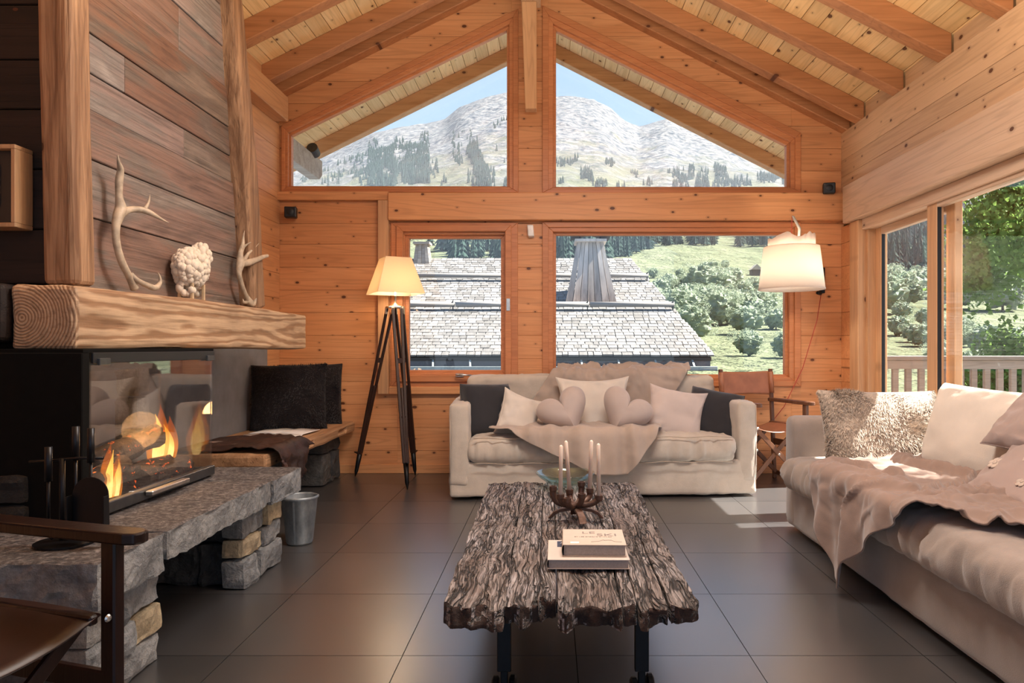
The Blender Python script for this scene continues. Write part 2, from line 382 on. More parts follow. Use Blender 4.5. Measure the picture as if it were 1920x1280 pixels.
for z0, z1 in zip(rows[:11], rows[1:12]):
    z1 = min(z1, 2.083); MB().box(WR, WR+.12, -2, 2.6, z0+.001, z1-.001).build('plank', M['pine_right'], rw, bevel=.002)
MB().box(2.435, 2.46, 5.69, WB-.02, 0, .075).build('baseboard_right', M['pine_beam'], None, bevel=.003)['kind'] = 'structure'
# sliding door in the right wall
d = struct('door_1'); F_ = M['pine_z']
MB().box(2.47, 2.64, 2.6, 5.53, 2.0, 2.084).build('head_rail', M['pine_header'], d, bevel=.004)
MB().box(2.455, 2.64, 2.6, 5.53, 0, .05).build('sill', M['alu'], d, bevel=.004)
MB().box(2.50, 2.64, 5.49, 5.53, .05, 2.0).build('jamb', F_, d, bevel=.003)
def leaf(X, y0, y1, st, zt, zg, nm):
    MB().box(X, X+.05, y0, y0+st, .05, zt).build('stile', F_, d, bevel=.004)
    MB().box(X, X+.05, y1-st, y1, .05, zt).build('stile', F_, d, bevel=.004)
    MB().box(X, X+.05, y0+st, y1-st, zg, zt).build('rail', M['pine_header'], d, bevel=.004)
    MB().box(X, X+.05, y0+st, y1-st, .05, .19).build('rail', M['pine_header'], d, bevel=.004)
    MB().box(X+.006, X+.03, y0+st-.006, y0+st+.004, .19, zg).build('seal', M['rubber'], d)
    MB().box(X+.006, X+.03, y1-st-.004, y1-st+.006, .19, zg).build('seal', M['rubber'], d)
    MB().box(X+.02, X+.026, y0+st, y1-st, .19, zg).build('pane', M['glass'], d)
leaf(2.56, 4.41, 5.50, .10, 2.0, 1.945, 'far')
leaf(2.49, 2.62, 4.61, .115, 2.02, 1.972, 'near')

# left wall (horizontal boards; plaster below the mantel line)
lw = struct('wall_left')
zl = [0, .21, .42, .63, .84, 1.0575, 1.27, 1.48, 1.69, 1.90, 2.11, 2.32, 2.53, 2.74, 2.95, 3.31]
M['plaster'] = plain('grey_plaster', (.20, .20, .21), .9, 0, .12, .25, 9)
MB().box(WL-.2, WL-.022, -2, WB+.15, 0, 3.3).build('wall_core', M['pine_left'], lw)
for z0, z1 in zip(zl, zl[1:]):
    MB().box(WL-.022, WL, 5.62 if z1 < 1.06 else 2.9, WB-.001, z0+.001, min(z1, zceil(WL))-.001).build('plank', M['pine_left'], lw, bevel=.002)
MB().box(WL-.022, WL+.012, 2.5, 5.62, 0, 1.056).build('plaster_panel', M['plaster'], lw, bevel=.004)
MB().box(WL, WL+.12, 2.9, WB-.12, 2.94, 3.14).build('wall_plate', M['pine_left'], lw, bevel=.005)

# roof: boards running along Y above rafters, overhanging the gable
ce = struct('ceiling')
def slope_pts(side, s0, s1, t0, t1):
    sl = .51 if side > 0 else .495; c = 1/math.sqrt(1+sl*sl); d = Vector((side*c, 0, -sl*c)); nrm = Vector((side*sl*c, 0, c)); a = Vector((RX, 0, 4.215+RH))
    return [a+d*s0+nrm*t0, a+d*s1+nrm*t0, a+d*s1+nrm*t1, a+d*s0+nrm*t1]
for side in (-1, 1):
    L = 3.42 if side > 0 else 3.2; k = 0; s = .002
    while s < L-.01:
        q = slope_pts(side, s, min(s+.132, L), 0, .02)
        MB().prism([(p.x, -2, p.z) for p in q], (0, 9.5, 0)).build('board', M['ceiling'], ce, bevel=.003)
        s += .1355
    q = slope_pts(side, -.01, L+.02, .0205, .16); MB().prism([(p.x, -2, p.z) for p in q], (0, 9.5, 0)).build('roof_deck', M['grey_wood'], ce)
def rafter(side, yf, xe, mat, parent, w_=RW_, h=RH, drop=0):
    q = [(RX, zraft(RX)-drop), (xe, zraft(xe)-drop), (xe, zraft(xe)+h), (RX, zraft(RX)+h)]
    return MB().prism([(x, yf-w_, z) for x, z in q], (0, w_, 0)).build('rafter', mat, parent, bevel=.006)
for y in RY:
    rafter(1, y, WR+.03, M['rafter'], ce); rafter(-1, y, WL-.01, M['rafter'], ce)
for side, xe in ((1, 2.88), (-1, -2.97)):
    rafter(side, 7.44, xe, M['rafter_out'], ce, .12, RH)
rb = struct('trim_3')
MB().box(RX-.08, RX+.08, -2, WB-.12, 3.88, zraft(RX)-.002).build('ridge_beam', M['pine_right'], rb, bevel=.008)
# king post hanging in front of the gable
kp = px(0, 208, 5.72).z
MB().prism([(RX-.045, 5.66, kp), (RX+.048, 5.66, kp), (RX+.048, 5.66, 3.88), (RX-.075, 5.66, 3.88)], (0, .1, 0)).build('trim_4', M['pine_z'], None, bevel=.005)['kind'] = 'structure'
# purlin end under the overhang, and its little round floodlight
po = struct('trim_5')
MB().prism([(-2.5, 6.07, 2.80), (-2.5, 7.2, 2.80), (-2.5, 7.28, 2.86), (-2.5, 7.28, 3.01), (-2.5, 6.07, 3.01)], (.11, 0, 0)).build('purlin_end', M['grey_wood'], po, bevel=.005)
fl_o = px(588, 282, 7.0)
L0 = thing('outdoor_spotlight', 'small dark round spotlight under the eaves outside the upper left window', 'spotlight', fl_o)
MB().lathe([(.001, -.06), (.05, -.06), (.055, .05), (.042, .05), (.001, .04)], fl_o, 16, Matrix.Rotation(math.radians(70), 4, 'X')).build('housing', M['black'], L0, smooth=False)
MB().bar(fl_o, Vector((fl_o.x-.03, fl_o.y, 3.0)), .015, .015).build('bracket', M['black'], L0)
# ------------------------------------------------------------------ shared shape makers
def rbox(x0, x1, y0, y1, z0, z1, r, res, fn=None, mb=None, M=None):
    """rounded box made of evenly gridded faces; fn(P, N) displaces the points"""
    lo = np.array((x0, y0, z0), float); hi = np.array((x1, y1, z1), float); mb = mb or MB()
    for ax in range(3):
        u, v = [k for k in range(3) if k != ax]
        nu = max(2, int(math.ceil((hi[u]-lo[u])/res))+1); nv = max(2, int(math.ceil((hi[v]-lo[v])/res))+1)
        tu = (1-np.cos(np.linspace(0, PI, nu)))/2*.35+np.linspace(0, 1, nu)*.65; tv = (1-np.cos(np.linspace(0, PI, nv)))/2*.35+np.linspace(0, 1, nv)*.65
        U, V = np.meshgrid(lo[u]+tu*(hi[u]-lo[u]), lo[v]+tv*(hi[v]-lo[v]), indexing='ij')
        for side in (0, 1):
            P = np.zeros(U.shape+(3,)); P[..., u] = U; P[..., v] = V; P[..., ax] = (lo, hi)[side][ax]
            Q = np.minimum(np.maximum(P, lo+r), hi-r); D = P-Q; L = np.linalg.norm(D, axis=-1, keepdims=True); Nn = D/np.maximum(L, 1e-9)
            P = Q+Nn*r
            if fn is not None: P = fn(P, Nn)
            if M is not None: P = P @ np.array(M.to_3x3()).T+np.array(M.translation)
            mb.grid(P if side ^ (ax == 1) else P[::-1])
    return mb
def rough(amp, sc, seed=0, oct=4, hewn=0):
    def f(P, N):
        d = fbm(P*sc, oct, seed)*amp
        if hewn: d = d+np.round(fbm(P*sc*.5, 2, seed+9)*3)/3*hewn
        return P+N*d[..., None]
    return f
def hewn(a, b, w_, d_, amp=.008, seed=0, up=(0, 0, 1), r=.025, res=.03, taper=1.0):
    a, b = Vector(a), Vector(b); z = (b-a).normalized(); x = Vector(up).cross(z).normalized(); y = z.cross(x); L = (b-a).length
    M_ = Matrix.Translation(a) @ Matrix((x, y, z)).transposed().to_4x4()
    def f(P, N):
        s = P*np.array((7, 7, 1.3)); dd = fbm(s, 4, seed)*amp+fbm(P*np.array((40, 40, 4)), 3, seed+3)*amp*.35
        Q = P+N*dd[..., None]; t = 1+(taper-1)*P[..., 2:3]/L; Q[..., :2] *= t
        Q[..., 0] += .6*amp*np.sin(P[..., 2]*2.1+seed); return Q
    return rbox(-w_/2, w_/2, -d_/2, d_/2, 0, L, r, res, f, None, M_)
def ringwood(name, lo, hi, cx, cz, axis='y', freq=95, amp=.05, rough_=.65, bump=.5, stretch=.7):
    """growth rings round a pith that runs along one axis: rings on the end grain, long figures on the faces"""
    g = G(name); sc = [3.2]*3; sc['xyz'.index(axis)] = stretch; mp = g.coords(tuple(sc), False); n = g.noise(mp, 1, 4, .55)
    sp = g.n('SeparateXYZ'); g.l(g.tc, 'Object', sp, 0); o2 = [k for k in range(3) if 'xyz'[k] != axis]
    a_ = g.math('ADD', sp.outputs[o2[0]], -cx); b_ = g.math('ADD', sp.outputs[o2[1]], -cz)
    d = g.math('SQRT', g.math('ADD', g.math('MULTIPLY', a_, a_), g.math('MULTIPLY', b_, b_)))
    d = g.math('ADD', d, g.math('MULTIPLY_ADD', n.outputs[0], amp*2, -amp)); s_ = g.math('SINE', g.math('MULTIPLY', d, freq*2))
    s_ = g.math('MULTIPLY_ADD', s_, .5, .5); r = g.n('ValToRGB'); g.t.links.new(s_, r.inputs[0]); e = r.color_ramp.elements
    e[0].position = .12; e[0].color = (*lo, 1); e[1].position = .6; e[1].color = (*hi, 1)
    fs = [60]*3; fs['xyz'.index(axis)] = 3; n2 = g.noise(g.coords(tuple(fs), False), 1, 4); v = g.ramp(n2, [(.3, (.55, .5, .45)), (.5, (1, 1, 1))])
    n3 = g.noise(g.coords((3, 3, 3), False), 1, 3); v3 = g.ramp(n3, [(.3, (.75, .72, .7)), (.65, (1.1, 1.08, 1.05))])
    c = g.mix(r.outputs[0], v.outputs[0], .75, 'MULTIPLY'); c = g.mix(c, v3.outputs[0], .8, 'MULTIPLY'); g.col(c); g.set(Roughness=rough_)
    g.bump(g.math('ADD', g.math('MULTIPLY', s_, .5), n2.outputs[0]), bump, .006); return g.m
M['mantel'] = ringwood('old_spruce_beam', (.30, .165, .085), (.52, .35, .215), -1.94, 1.177, freq=260, amp=.03)
M['old_post'] = wood('old_hewn_post', (.16, .075, .036), (.40, .23, .125), 'z', .35, .7, 22, .14, 1.0, tone=.05, knotcol=(.04, .015, .008))
M['bench_wood'] = wood('old_bench_wood', (.26, .13, .06), (.48, .28, .15), 'y', .3, .7, 12, .2, .6, tone=.03)
g = G('old_barn_boards'); mp = g.coords((2.2, 1.1, 5)); n = g.noise(mp, 1.1, 5, .6, .6); mpf = g.coords((20, 1.6, 75)); nf = g.noise(mpf, 1, 6, .7, .5)
r = g.ramp(n, [(.3, (.13, .06, .033)), (.45, (.24, .11, .06)), (.56, (.18, .125, .09)), (.7, (.31, .22, .155))])
v = g.ramp(nf, [(.3, (.35, .3, .28)), (.5, (1, 1, 1)), (.72, (1.3, 1.25, 1.2))]); c = g.mix(r.outputs[0], v.outputs[0], .85, 'MULTIPLY')
vo = g.n('TexVoronoi'); vo.inputs['Scale'].default_value = 3.2; mk = g.coords((1, .6, 1)); g.l(mk, 0, vo, 'Vector'); sp = g.n('SeparateColor'); g.l(vo, 'Color', sp, 0)
k = g.math('MULTIPLY', g.math('LESS_THAN', vo.outputs['Distance'], .05), g.math('LESS_THAN', sp.outputs[0], .45)); c = g.mix(c, (.02, .008, .005), g.math('MULTIPLY', k, .85))
oi = g.n('ObjectInfo'); hs = g.n('HueSaturation'); g.t.links.new(g.math('MULTIPLY_ADD', oi.outputs['Random'], .5, .8), hs.inputs['Value'])
g.t.links.new(g.math('MULTIPLY_ADD', oi.outputs['Random'], -.55, .95), hs.inputs['Saturation']); g.t.links.new(c, hs.inputs['Color']); g.col(hs.outputs[0]); g.set(Roughness=.6)
g.bump(g.math('ADD', nf.outputs[0], n.outputs[0]), .6, .008); M['barn'] = g.m
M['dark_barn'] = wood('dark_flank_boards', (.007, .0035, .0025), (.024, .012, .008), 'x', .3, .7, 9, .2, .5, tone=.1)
M['stone'] = stone('grey_limestone', [(0, (.20, .205, .21)), (.45, (.32, .32, .31)), (.8, (.23, .24, .25)), (1, (.40, .39, .37))], 7, 1.0)
M['stone_tan'] = stone('tan_stone', [(0, (.42, .33, .2)), (1, (.5, .4, .26))], 7, .5)
M['stone_dark'] = stone('dark_grey_stone', [(0, (.045, .045, .05)), (1, (.1, .095, .09))], 8, .8)  # darker stone for the pier fronts and the far bench pier
g = G('bush_hammered_slab'); n = g.noise(g.coords((1, 1, 1), False), 55, 6, .75); n2 = g.noise(g.coords((1, 1, 1), False), 6, 5, .6)
r = g.ramp(n, [(.36, (.02, .017, .018)), (.5, (.085, .073, .07)), (.66, (.25, .225, .215))]); v = g.ramp(n2, [(.3, (.6, .6, .62)), (.65, (1.15, 1.12, 1.1))])
g.col(g.mix(r.outputs[0], v.outputs[0], .9, 'MULTIPLY')); g.set(Roughness=.8); g.bump(n.outputs[0], .9, .012); M['slab_top'] = g.m
M['stone_black'] = stone('soot_black_stone', [(0, (.012, .012, .013)), (1, (.03, .028, .026))], 8, .8)
M['mortar'] = plain('dark_mortar', (.03, .03, .032), .95, 0, .2, .5)
M['steel'] = plain('stove_steel', (.12, .125, .13), .38, .9)
M['soot'] = plain('soot_black', (.005, .0045, .004), .9); M['soot'].node_tree.nodes['Principled BSDF'].inputs['Specular IOR Level'].default_value = .12

# ------------------------------------------------------------------ stone hearth
hearth = thing('stone_hearth', 'raised fireplace hearth of rough grey stone blocks under long bush-hammered slabs', 'hearth', (-1.8, 2.7, 0))
def slab(y0, y1, x0, x1, seed, z0=.355, z1=.46):
    def f(P, N):
        d = (fbm(P*11, 3, seed)*.5+np.round(fbm(P*20, 3, seed+5)*5)/5*.9-.25)*.017*(1-np.clip(N[..., 2], 0, 1)); Q = P+N*d[..., None]
        Q[..., 2] += fbm(P*22, 2, seed+2)*.003; return Q
    o = rbox(x0, x1, y0, y1, z0, z1, .008, .022, f).build('slab', [M['stone'], M['slab_top']], hearth, smooth=False, weld=1e-4)
    for p in o.data.polygons:
        if p.normal.z > .8: p.material_index = 1
    return o
slab(1.955, 2.303, -2.26, -1.272, 3, .325); slab(2.309, 3.185, -2.26, -1.272, 5); slab(3.191, 3.545, -2.26, -1.268, 8, .34)
def masonry(parent, origin, U, Nn, Wd, Ht, rowsh, seed, mat='stone', dep=.09, prot=.02, name='stone', tan=(), res=.026):
    """rows of separate rough stones on a face: origin, horizontal direction U, outward normal Nn"""
    rg = random.Random(seed); U, Nn, O = Vector(U), Vector(Nn), Vector(origin); z = 0; k = 0
    for hh in rowsh:
        hh = min(hh, Ht-z); u = 0
        while u < Wd-1e-4:
            ww = rg.uniform(.15, .27)
            if Wd-u-ww < .1: ww = Wd-u
            o_ = rg.uniform(0, prot); sd = rg.randrange(999)
            def f(P, N, sd=sd):
                q = np.round(fbm(P*11+sd, 2, sd)*4)/4*.022*np.clip(-N[..., 1], .25, 1)+fbm(P*24, 3, sd+1)*.010*np.clip(-N[..., 1], .3, 1); return P+N*q[..., None]
            A = Matrix((U, -Nn, Vector((0, 0, 1)))).transposed().to_4x4(); A.translation = O+U*(u+.006)+Vector((0, 0, z+.006))
            tilt = Matrix.Translation((ww/2, 0, hh/2)) @ Matrix.Rotation(rg.uniform(-.06, .06), 4, 'Y') @ Matrix.Translation((-ww/2, 0, -hh/2))
            rbox(-.002, ww-.008, -o_, dep, -.002, hh-.008, min(.012, hh*.16), res, f, None, A @ tilt).build(name, M['stone_tan'] if k in tan else M[mat], parent, weld=1e-4)
            u += ww; k += 1
        z += hh
# near pier, right face and front face
MB().box(-2.26, -1.385, 2.07, 2.37, 0, .33).build('mortar_core', M['mortar'], hearth)
masonry(hearth, (-1.345, 1.985, 0), (0, 1, 0), (1, 0, 0), .405, .325, [.1, .1, .125], 4, tan=(3,))
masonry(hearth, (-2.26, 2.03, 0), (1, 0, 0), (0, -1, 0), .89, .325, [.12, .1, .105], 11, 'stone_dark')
# far pier
MB().box(-2.1, -1.40, 3.16, 3.43, 0, .345).build('mortar_core', M['mortar'], hearth)
masonry(hearth, (-1.36, 3.05, 0), (0, 1, 0), (1, 0, 0), .42, .34, [.13, .09, .12], 21, tan=(2, 5))
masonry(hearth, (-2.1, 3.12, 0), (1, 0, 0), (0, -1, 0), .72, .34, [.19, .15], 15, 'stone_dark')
MB().box(-2.26, -2.2, 2.38, 3.08, 0, .35).build('mortar_core', M['mortar'], hearth)

# ------------------------------------------------------------------ glass stove
stove = thing('glazed_fireplace', 'three-sided glazed wood fireplace with steel rail and soot-black hood on the stone hearth', 'fireplace', (-1.9, 2.85, .47))
MB().box(-2.15, -1.62, 2.42, 3.28, .463, .478).build('fire_tray', M['soot'], stove)
MB().box(-1.618, -1.588, 2.42, 3.29, .470, .512).build('bottom_rail', M['steel'], stove, bevel=.003)
MB().box(-1.586, -1.555, 2.72, 3.0, .488, .506).build('handle', M['alu'], stove, bevel=.003)
for y in (2.75, 2.97): MB().box(-1.59, -1.57, y, y+.012, .490, .503).build('handle_post', M['black'], stove)
MB().box(-2.2, -1.60, 3.27, 3.29, .470, .505).build('far_rail', M['steel'], stove, bevel=.003)
MB().box(-1.604, -1.599, 2.42, 3.285, .512, 1.03).build('front_glass', M['fireglass'], stove)
MB().box(-2.18, -1.606, 3.278, 3.283, .505, 1.03).build('side_glass', M['fireglass'], stove)
MB().box(-1.60, -1.590, 2.42, 3.29, 1.012, 1.05).build('top_rail', M['black'], stove, bevel=.002)
for y in (2.47, 3.24): MB().box(-1.592, -1.580, y-.03, y+.03, 1.005, 1.03).build('glass_clip', M['steel'], stove, bevel=.002)
MB().prism([(-2.28, 2.38, 1.05), (-1.6, 2.38, 1.05), (-1.6, 3.3, 1.05), (-2.28, 3.3, 1.05)], (0, 0, .012)).build('hood', M['soot'], stove)
MB().box(-2.15, -1.7, 2.42, 3.2, .98, 1.049).build('hood_baffle', M['steel'], stove)
MB().box(-2.7, -1.60, 2.375, 2.415, .463, 1.05).build('black_side_panel', M['soot'], stove, bevel=.003)
masonry(stove, (-2.18, 2.36, .463), (1, 0, 0), (0, -1, 0), .40, .17, [.07, .10], 33, 'stone_black', .04, .01)
col = struct('column')
masonry(col, (-2.145, 3.42, .463), (1, 0, 0), (0, -1, 0), .12, .58, [.2, .16, .22], 41, 'stone', .1, .01)
g = G('burning_log'); n = g.noise(g.coords((1, 1, 1)), 16, 5, .7); n2 = g.noise(g.coords((1, 1, 1)), 45, 3)
g.col(g.ramp(n, [(.35, (.008, .006, .005)), (.7, (.06, .04, .03))]).outputs[0]); g.set(Roughness=.95)
em = g.ramp(n2, [(.55, (0, 0, 0)), (.63, (.8, .10, .01)), (.8, (1, .42, .06))]); sp = g.n('SeparateXYZ'); g.l(g.tc, 'Generated', sp, 0)
g.t.links.new(em.outputs[0], g.b.inputs['Emission Color']); g.t.links.new(g.math('MULTIPLY', g.math('LESS_THAN', n.outputs[0], .44), 1.6), g.b.inputs['Emission Strength']); g.bump(n.outputs[0], .8, .02); M['log'] = g.m
def flame_mat(name, c0, c1, c2, st, op):
    g = G(name); sp = g.n('SeparateXYZ'); g.l(g.tc, 'Generated', sp, 0); r = g.ramp(sp, [(0, c0), (.55, c1), (1, c2)], 2)
    em = g.n('Emission'); g.l(r, 0, em, 0); em.inputs[1].default_value = st; tr = g.n('BsdfTransparent')
    n = g.noise(g.coords((9, 9, 3.5), False), 3, 3); f = g.math('MULTIPLY', g.math('MULTIPLY_ADD', n.outputs[0], 1.6, -.25), g.math('MULTIPLY_ADD', sp.outputs[2], -op*.75, op))
    f = g.math('MINIMUM', g.math('MAXIMUM', f, 0), 1); mx = g.n('MixShader'); g.t.links.new(f, mx.inputs[0]); g.l(tr, 0, mx, 1); g.l(em, 0, mx, 2); g.l(mx, 0, g.out, 0); return g.m
M['flame_out'] = flame_mat('flame_outer', (1, .30, .02), (1, .22, .01), (.9, .12, .01), 1.3, .75)
M['flame_in'] = flame_mat('flame_inner', (1, .75, .3), (1, .62, .12), (1, .4, .05), 2.6, 1.4)
def log_(a, b, r, seed):
    a, b = Vector(a), Vector(b); k = 9; pts = [a.lerp(b, i/(k-1)) for i in range(k)]; rg = random.Random(seed)
    o = MB().tube(pts, [r*rg.uniform(.82, 1.1) for _ in pts], 12)
    o.v = [tuple(np.array(v)+fbm(np.array([v])*25, 3, seed)[0]*.014) for v in o.v]
    q = o.build('burning_log', M['log']); return tag(q, None, 'log', 'logs burning in the fireplace')
for i, (a, b, r, lb) in enumerate([((-1.72, 2.55, .535), (-1.80, 2.93, .60), .045, 'charred log lying lowest beside the small left flame'), ((-1.92, 2.70, .52), (-1.70, 3.12, .545), .042, 'glowing log lying across the middle of the fire'),
        ((-1.84, 2.80, .60), (-1.74, 3.06, .68), .05, 'charred log propped highest beside the tall flame'), ((-1.70, 2.88, .525), (-1.67, 3.18, .53), .045, 'round-ended split log lying closest behind the stove rail')]):
    log_(a, b, r, i+3)['label'] = lb
def flame(c, h, r, seed, label):
    t = thing('flame', label, 'fire', c, group='flames in the fireplace')
    rg = random.Random(seed)
    for nm, mt, sc_, hh in (('flame_edge', 'flame_out', 1, 1), ('flame_core', 'flame_in', .55, .84)):
        for q in range(2):
            k = 16; ph = rg.uniform(0, 6); pts, rr = [], []
            for i in range(k):
                s_ = i/(k-1); off = Vector(((q-.5)*.25*r+.25*r*math.sin(3*s_+ph)*s_, (q-.5)*1.1*r+.5*r*math.sin(3.2*s_+ph)*s_, s_*h*hh*(1-.22*q)))
                pts.append(Vector(c)+off); rr.append(max(.0015, r*sc_*(math.sin(PI*min(1, s_*.72+.2))**.9)*(1-s_**2.6)))
            MB().tube(pts, rr, 14).build(nm, M[mt], t, smooth=True)
flame((-1.745, 3.12, .545), .27, .048, 2, 'tall yellow flame rising from the far end of the logs')
flame((-1.70, 2.70, .49), .215, .028, 5, 'small slim orange flame at the near end of the logs')
pl = bpy.data.lights.new('fire_light', 'POINT'); pl.energy = 5; pl.color = (1, .5, .18); pl.shadow_soft_size = .08
po_ = bpy.data.objects.new('fire_light', pl); COL.objects.link(po_); po_.location = (-1.72, 2.95, .72)

# ------------------------------------------------------------------ chimney breast: barn boards between hewn posts over the mantel beam
XP = -1.87
breast = struct('wall_chimney')
yf = lambda z: 4.24-.125*(z-1.3)
zb = [1.30, 1.595, 1.83, 2.03, 2.18, 2.34, 2.56, 2.78, 3.0, 3.22, 3.5]
splits = {0: [], 1: [], 2: [], 3: [3.55], 4: [3.05], 5: [], 6: [3.5], 7: [], 8: [], 9: []}
for i, (z0, z1) in enumerate(zip(zb, zb[1:])):
    ys = [2.70]+splits[i]+[None]
    for j in range(len(ys)-1):
        a0 = ys[j]+.002; b0 = (ys[j+1]-.002) if ys[j+1] else yf(z0); b1 = (ys[j+1]-.002) if ys[j+1] else yf(z1)
        pr = .004*((i*7+j*3) % 3)
        MB().prism([(XP-.03, a0, z0+.002), (XP-.03, b0, z0+.002), (XP-.03, b1, z1-.002), (XP-.03, a0, z1-.002)], (.03+pr, 0, 0)).build('board', M['barn'], breast, bevel=.003)
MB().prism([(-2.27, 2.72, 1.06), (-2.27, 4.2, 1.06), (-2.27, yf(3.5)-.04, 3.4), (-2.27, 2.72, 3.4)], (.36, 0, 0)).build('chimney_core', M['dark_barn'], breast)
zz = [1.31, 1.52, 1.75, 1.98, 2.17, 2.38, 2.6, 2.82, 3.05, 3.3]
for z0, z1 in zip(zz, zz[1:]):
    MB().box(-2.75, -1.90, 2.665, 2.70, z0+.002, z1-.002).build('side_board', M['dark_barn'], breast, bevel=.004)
hewn((-1.84, 2.665, 1.30), (-1.872, 2.655, 3.45), .13, .13, .007, 3, (0, 1, 0)).build('hewn_post', M['old_post'], breast, weld=1e-4)
hewn((-1.84, 4.27, 1.30), (-1.86, 3.93, 3.45), .135, .16, .012, 6, (0, 1, 0)).build('hewn_post', M['old_post'], breast, weld=1e-4)
mantel = hewn((-1.86, 2.55, 1.18), (-1.86, 4.96, 1.18), .238, .24, .009, 12, (1, 0, 0), .018, .022).build('mantel_beam', M['mantel'], weld=1e-4)
tag(mantel, 'thick pale hewn timber mantel beam with growth rings on its sawn end', 'beam')
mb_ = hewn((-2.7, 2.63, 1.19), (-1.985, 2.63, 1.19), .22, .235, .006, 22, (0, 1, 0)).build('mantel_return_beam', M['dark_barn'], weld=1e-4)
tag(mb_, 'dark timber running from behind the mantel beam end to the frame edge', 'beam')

# ------------------------------------------------------------------ bench by the left wall
bench = thing('fireside_bench', 'thick old timber bench on stone piers between fireplace and window wall', 'bench', (-1.95, 4.9, 0))
def bf(P, N):
    d = fbm(P*np.array((6, 2, 9)), 4, 5)*.012; Q = P+N*d[..., None]
    crack = (P[..., 0] > -1.69) & (np.abs(P[..., 2]-(.405+.012*np.sin(P[..., 1]*4))) < .005) & (P[..., 1] > 4.4); Q[..., 0] -= crack*.03; return Q
rbox(-2.28, -1.645, 4.02, 5.84, .365, .445, .012, .022, bf).build('seat_plank', M['bench_wood'], bench, weld=1e-4)
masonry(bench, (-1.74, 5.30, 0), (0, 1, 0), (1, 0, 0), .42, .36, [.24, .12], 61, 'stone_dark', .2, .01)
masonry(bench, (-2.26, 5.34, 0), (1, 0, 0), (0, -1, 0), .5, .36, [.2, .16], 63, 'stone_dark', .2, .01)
masonry(bench, (-1.76, 4.06, 0), (0, 1, 0), (1, 0, 0), .3, .36, [.2, .16], 65, 'stone', .2, .01)
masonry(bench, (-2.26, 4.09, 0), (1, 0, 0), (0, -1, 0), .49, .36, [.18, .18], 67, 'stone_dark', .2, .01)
M['linen'] = fabric('linen_slipcover', (.50, .43, .36), bump=.45, big=9)
M['linen_r'] = fabric('taupe_slipcover', (.27, .22, .19), bump=.35, big=7)
M['throw'] = fabric('beige_throw', (.40, .315, .26), bump=.25, big=5)
M['throw_r'] = fabric('taupe_throw', (.225, .155, .125), bump=.25, big=5)
M['charcoal'] = fabric('charcoal_cushion_cloth', (.030, .029, .033), bump=.2)
M['cream'] = fabric('cream_cushion_cloth', (.62, .55, .48), bump=.3)
M['rose'] = fabric('rose_beige_cloth', (.44, .36, .325), bump=.2)
M['blush'] = fabric('blush_cloth', (.52, .435, .40), bump=.15)
M['mauve'] = fabric('mauve_cloth', (.30, .225, .20), bump=.2)
M['piping'] = fabric('piping_cord', (.40, .32, .25))
def wrinkle(amp, sx=(9, 9, 3), seed=0, fine=.35):
    def f(P, N):
        s = np.array(sx); wp = P+fbm(P*3, 2, seed+7)[..., None]*.12; c = fbm(wp*s, 3, seed); d = amp*1.7*(1-np.abs(c)*3.2)
        d = d*(.4+.6*np.clip(fbm(P*2.2, 2, seed+4)*2+.5, 0, 1))+amp*fine*fbm(P*s*2.6, 3, seed+2)
        return P+N*d[..., None]
    return f
# ------------------------------------------------------------------ sofa under the windows
sb = thing('linen_sofa', 'three-seat sofa in a loose beige linen slipcover below the wide window', 'sofa', (-.706, 4.84, 0), math.radians(3.6))
SM = MW[sb.name]
def part(mbx, name, mat, parent=None, **k):
    return mbx.build(name, mat, parent, world=False, smooth=True, weld=1e-4, **k)
fw = wrinkle(.006, (7, 7, 2.6), 2)
def front_skirt(P, N):
    P = wrinkle(.006, (5, 5, 9), 3)(P, N); P[..., 1] -= .012*(1-P[..., 2]/.26); return P
part(rbox(0, 2.182, 0.012, .84, .02, .262, .018, .03, front_skirt), 'skirt', M['linen'], sb)
for x0, sd in ((0, 4), (2.048, 5)):
    part(rbox(x0, x0+.135, 0, .86, .1, .672, .028, .028, wrinkle(.005, (6, 8, 3), sd)), 'arm', M['linen'], sb)
    xa = x0+(.004 if x0 == 0 else .131)
    MB().tube([(xa, .006, .12), (xa, .005, .4), (xa, .01, .655)], .004, 6).build('piping', M['piping'], sb, world=False, smooth=True)
def backf(P, N):
    P = wrinkle(.007, (3, 8, 7), 6)(P, N); P[..., 2] += .012*np.sin(P[..., 0]*3)*(P[..., 2] > .6); return P
part(rbox(.085, 2.08, .66, .88, .2, .832, .05, .03, backf), 'backrest', M['linen'], sb)
def cushf(w0, w1, y0, y1, ztop, puff, seed, sc=(16, 5, 2)):
    def f(P, N):
        u = (P[..., 0]-w0)/(w1-w0)*2-1; v = (P[..., 1]-y0)/(y1-y0)*2-1; up = np.clip((P[..., 2]-ztop+.09)/.09, 0, 1)
        pf = np.clip(1-np.abs(u)**3, 0, 1)*np.clip(1-np.abs(v)**3, 0, 1); Q = P.copy(); Q[..., 2] += puff*pf*up
        side = np.clip(1-np.abs(N[..., 2])*1.2, 0, 1)
        c = fbm(np.stack([P[..., 0]*sc[0], P[..., 1]*sc[1], P[..., 2]*sc[2]], -1)+fbm(P*4, 2, seed)[..., None]*.7, 3, seed)
        d = .026*(.35-np.abs(c)*1.8)*(.35+.65*side)+.018*side*np.clip(1-np.abs((P[..., 2]-ztop+.1)/.1), 0, 1); return Q+N*d[..., None]
    return f
part(rbox(.145, 2.02, -.03, .70, .255, .435, .045, .018, cushf(.145, 2.02, -.03, .7, .435, .024, 9)), 'seat_cushion', M['linen'], sb)
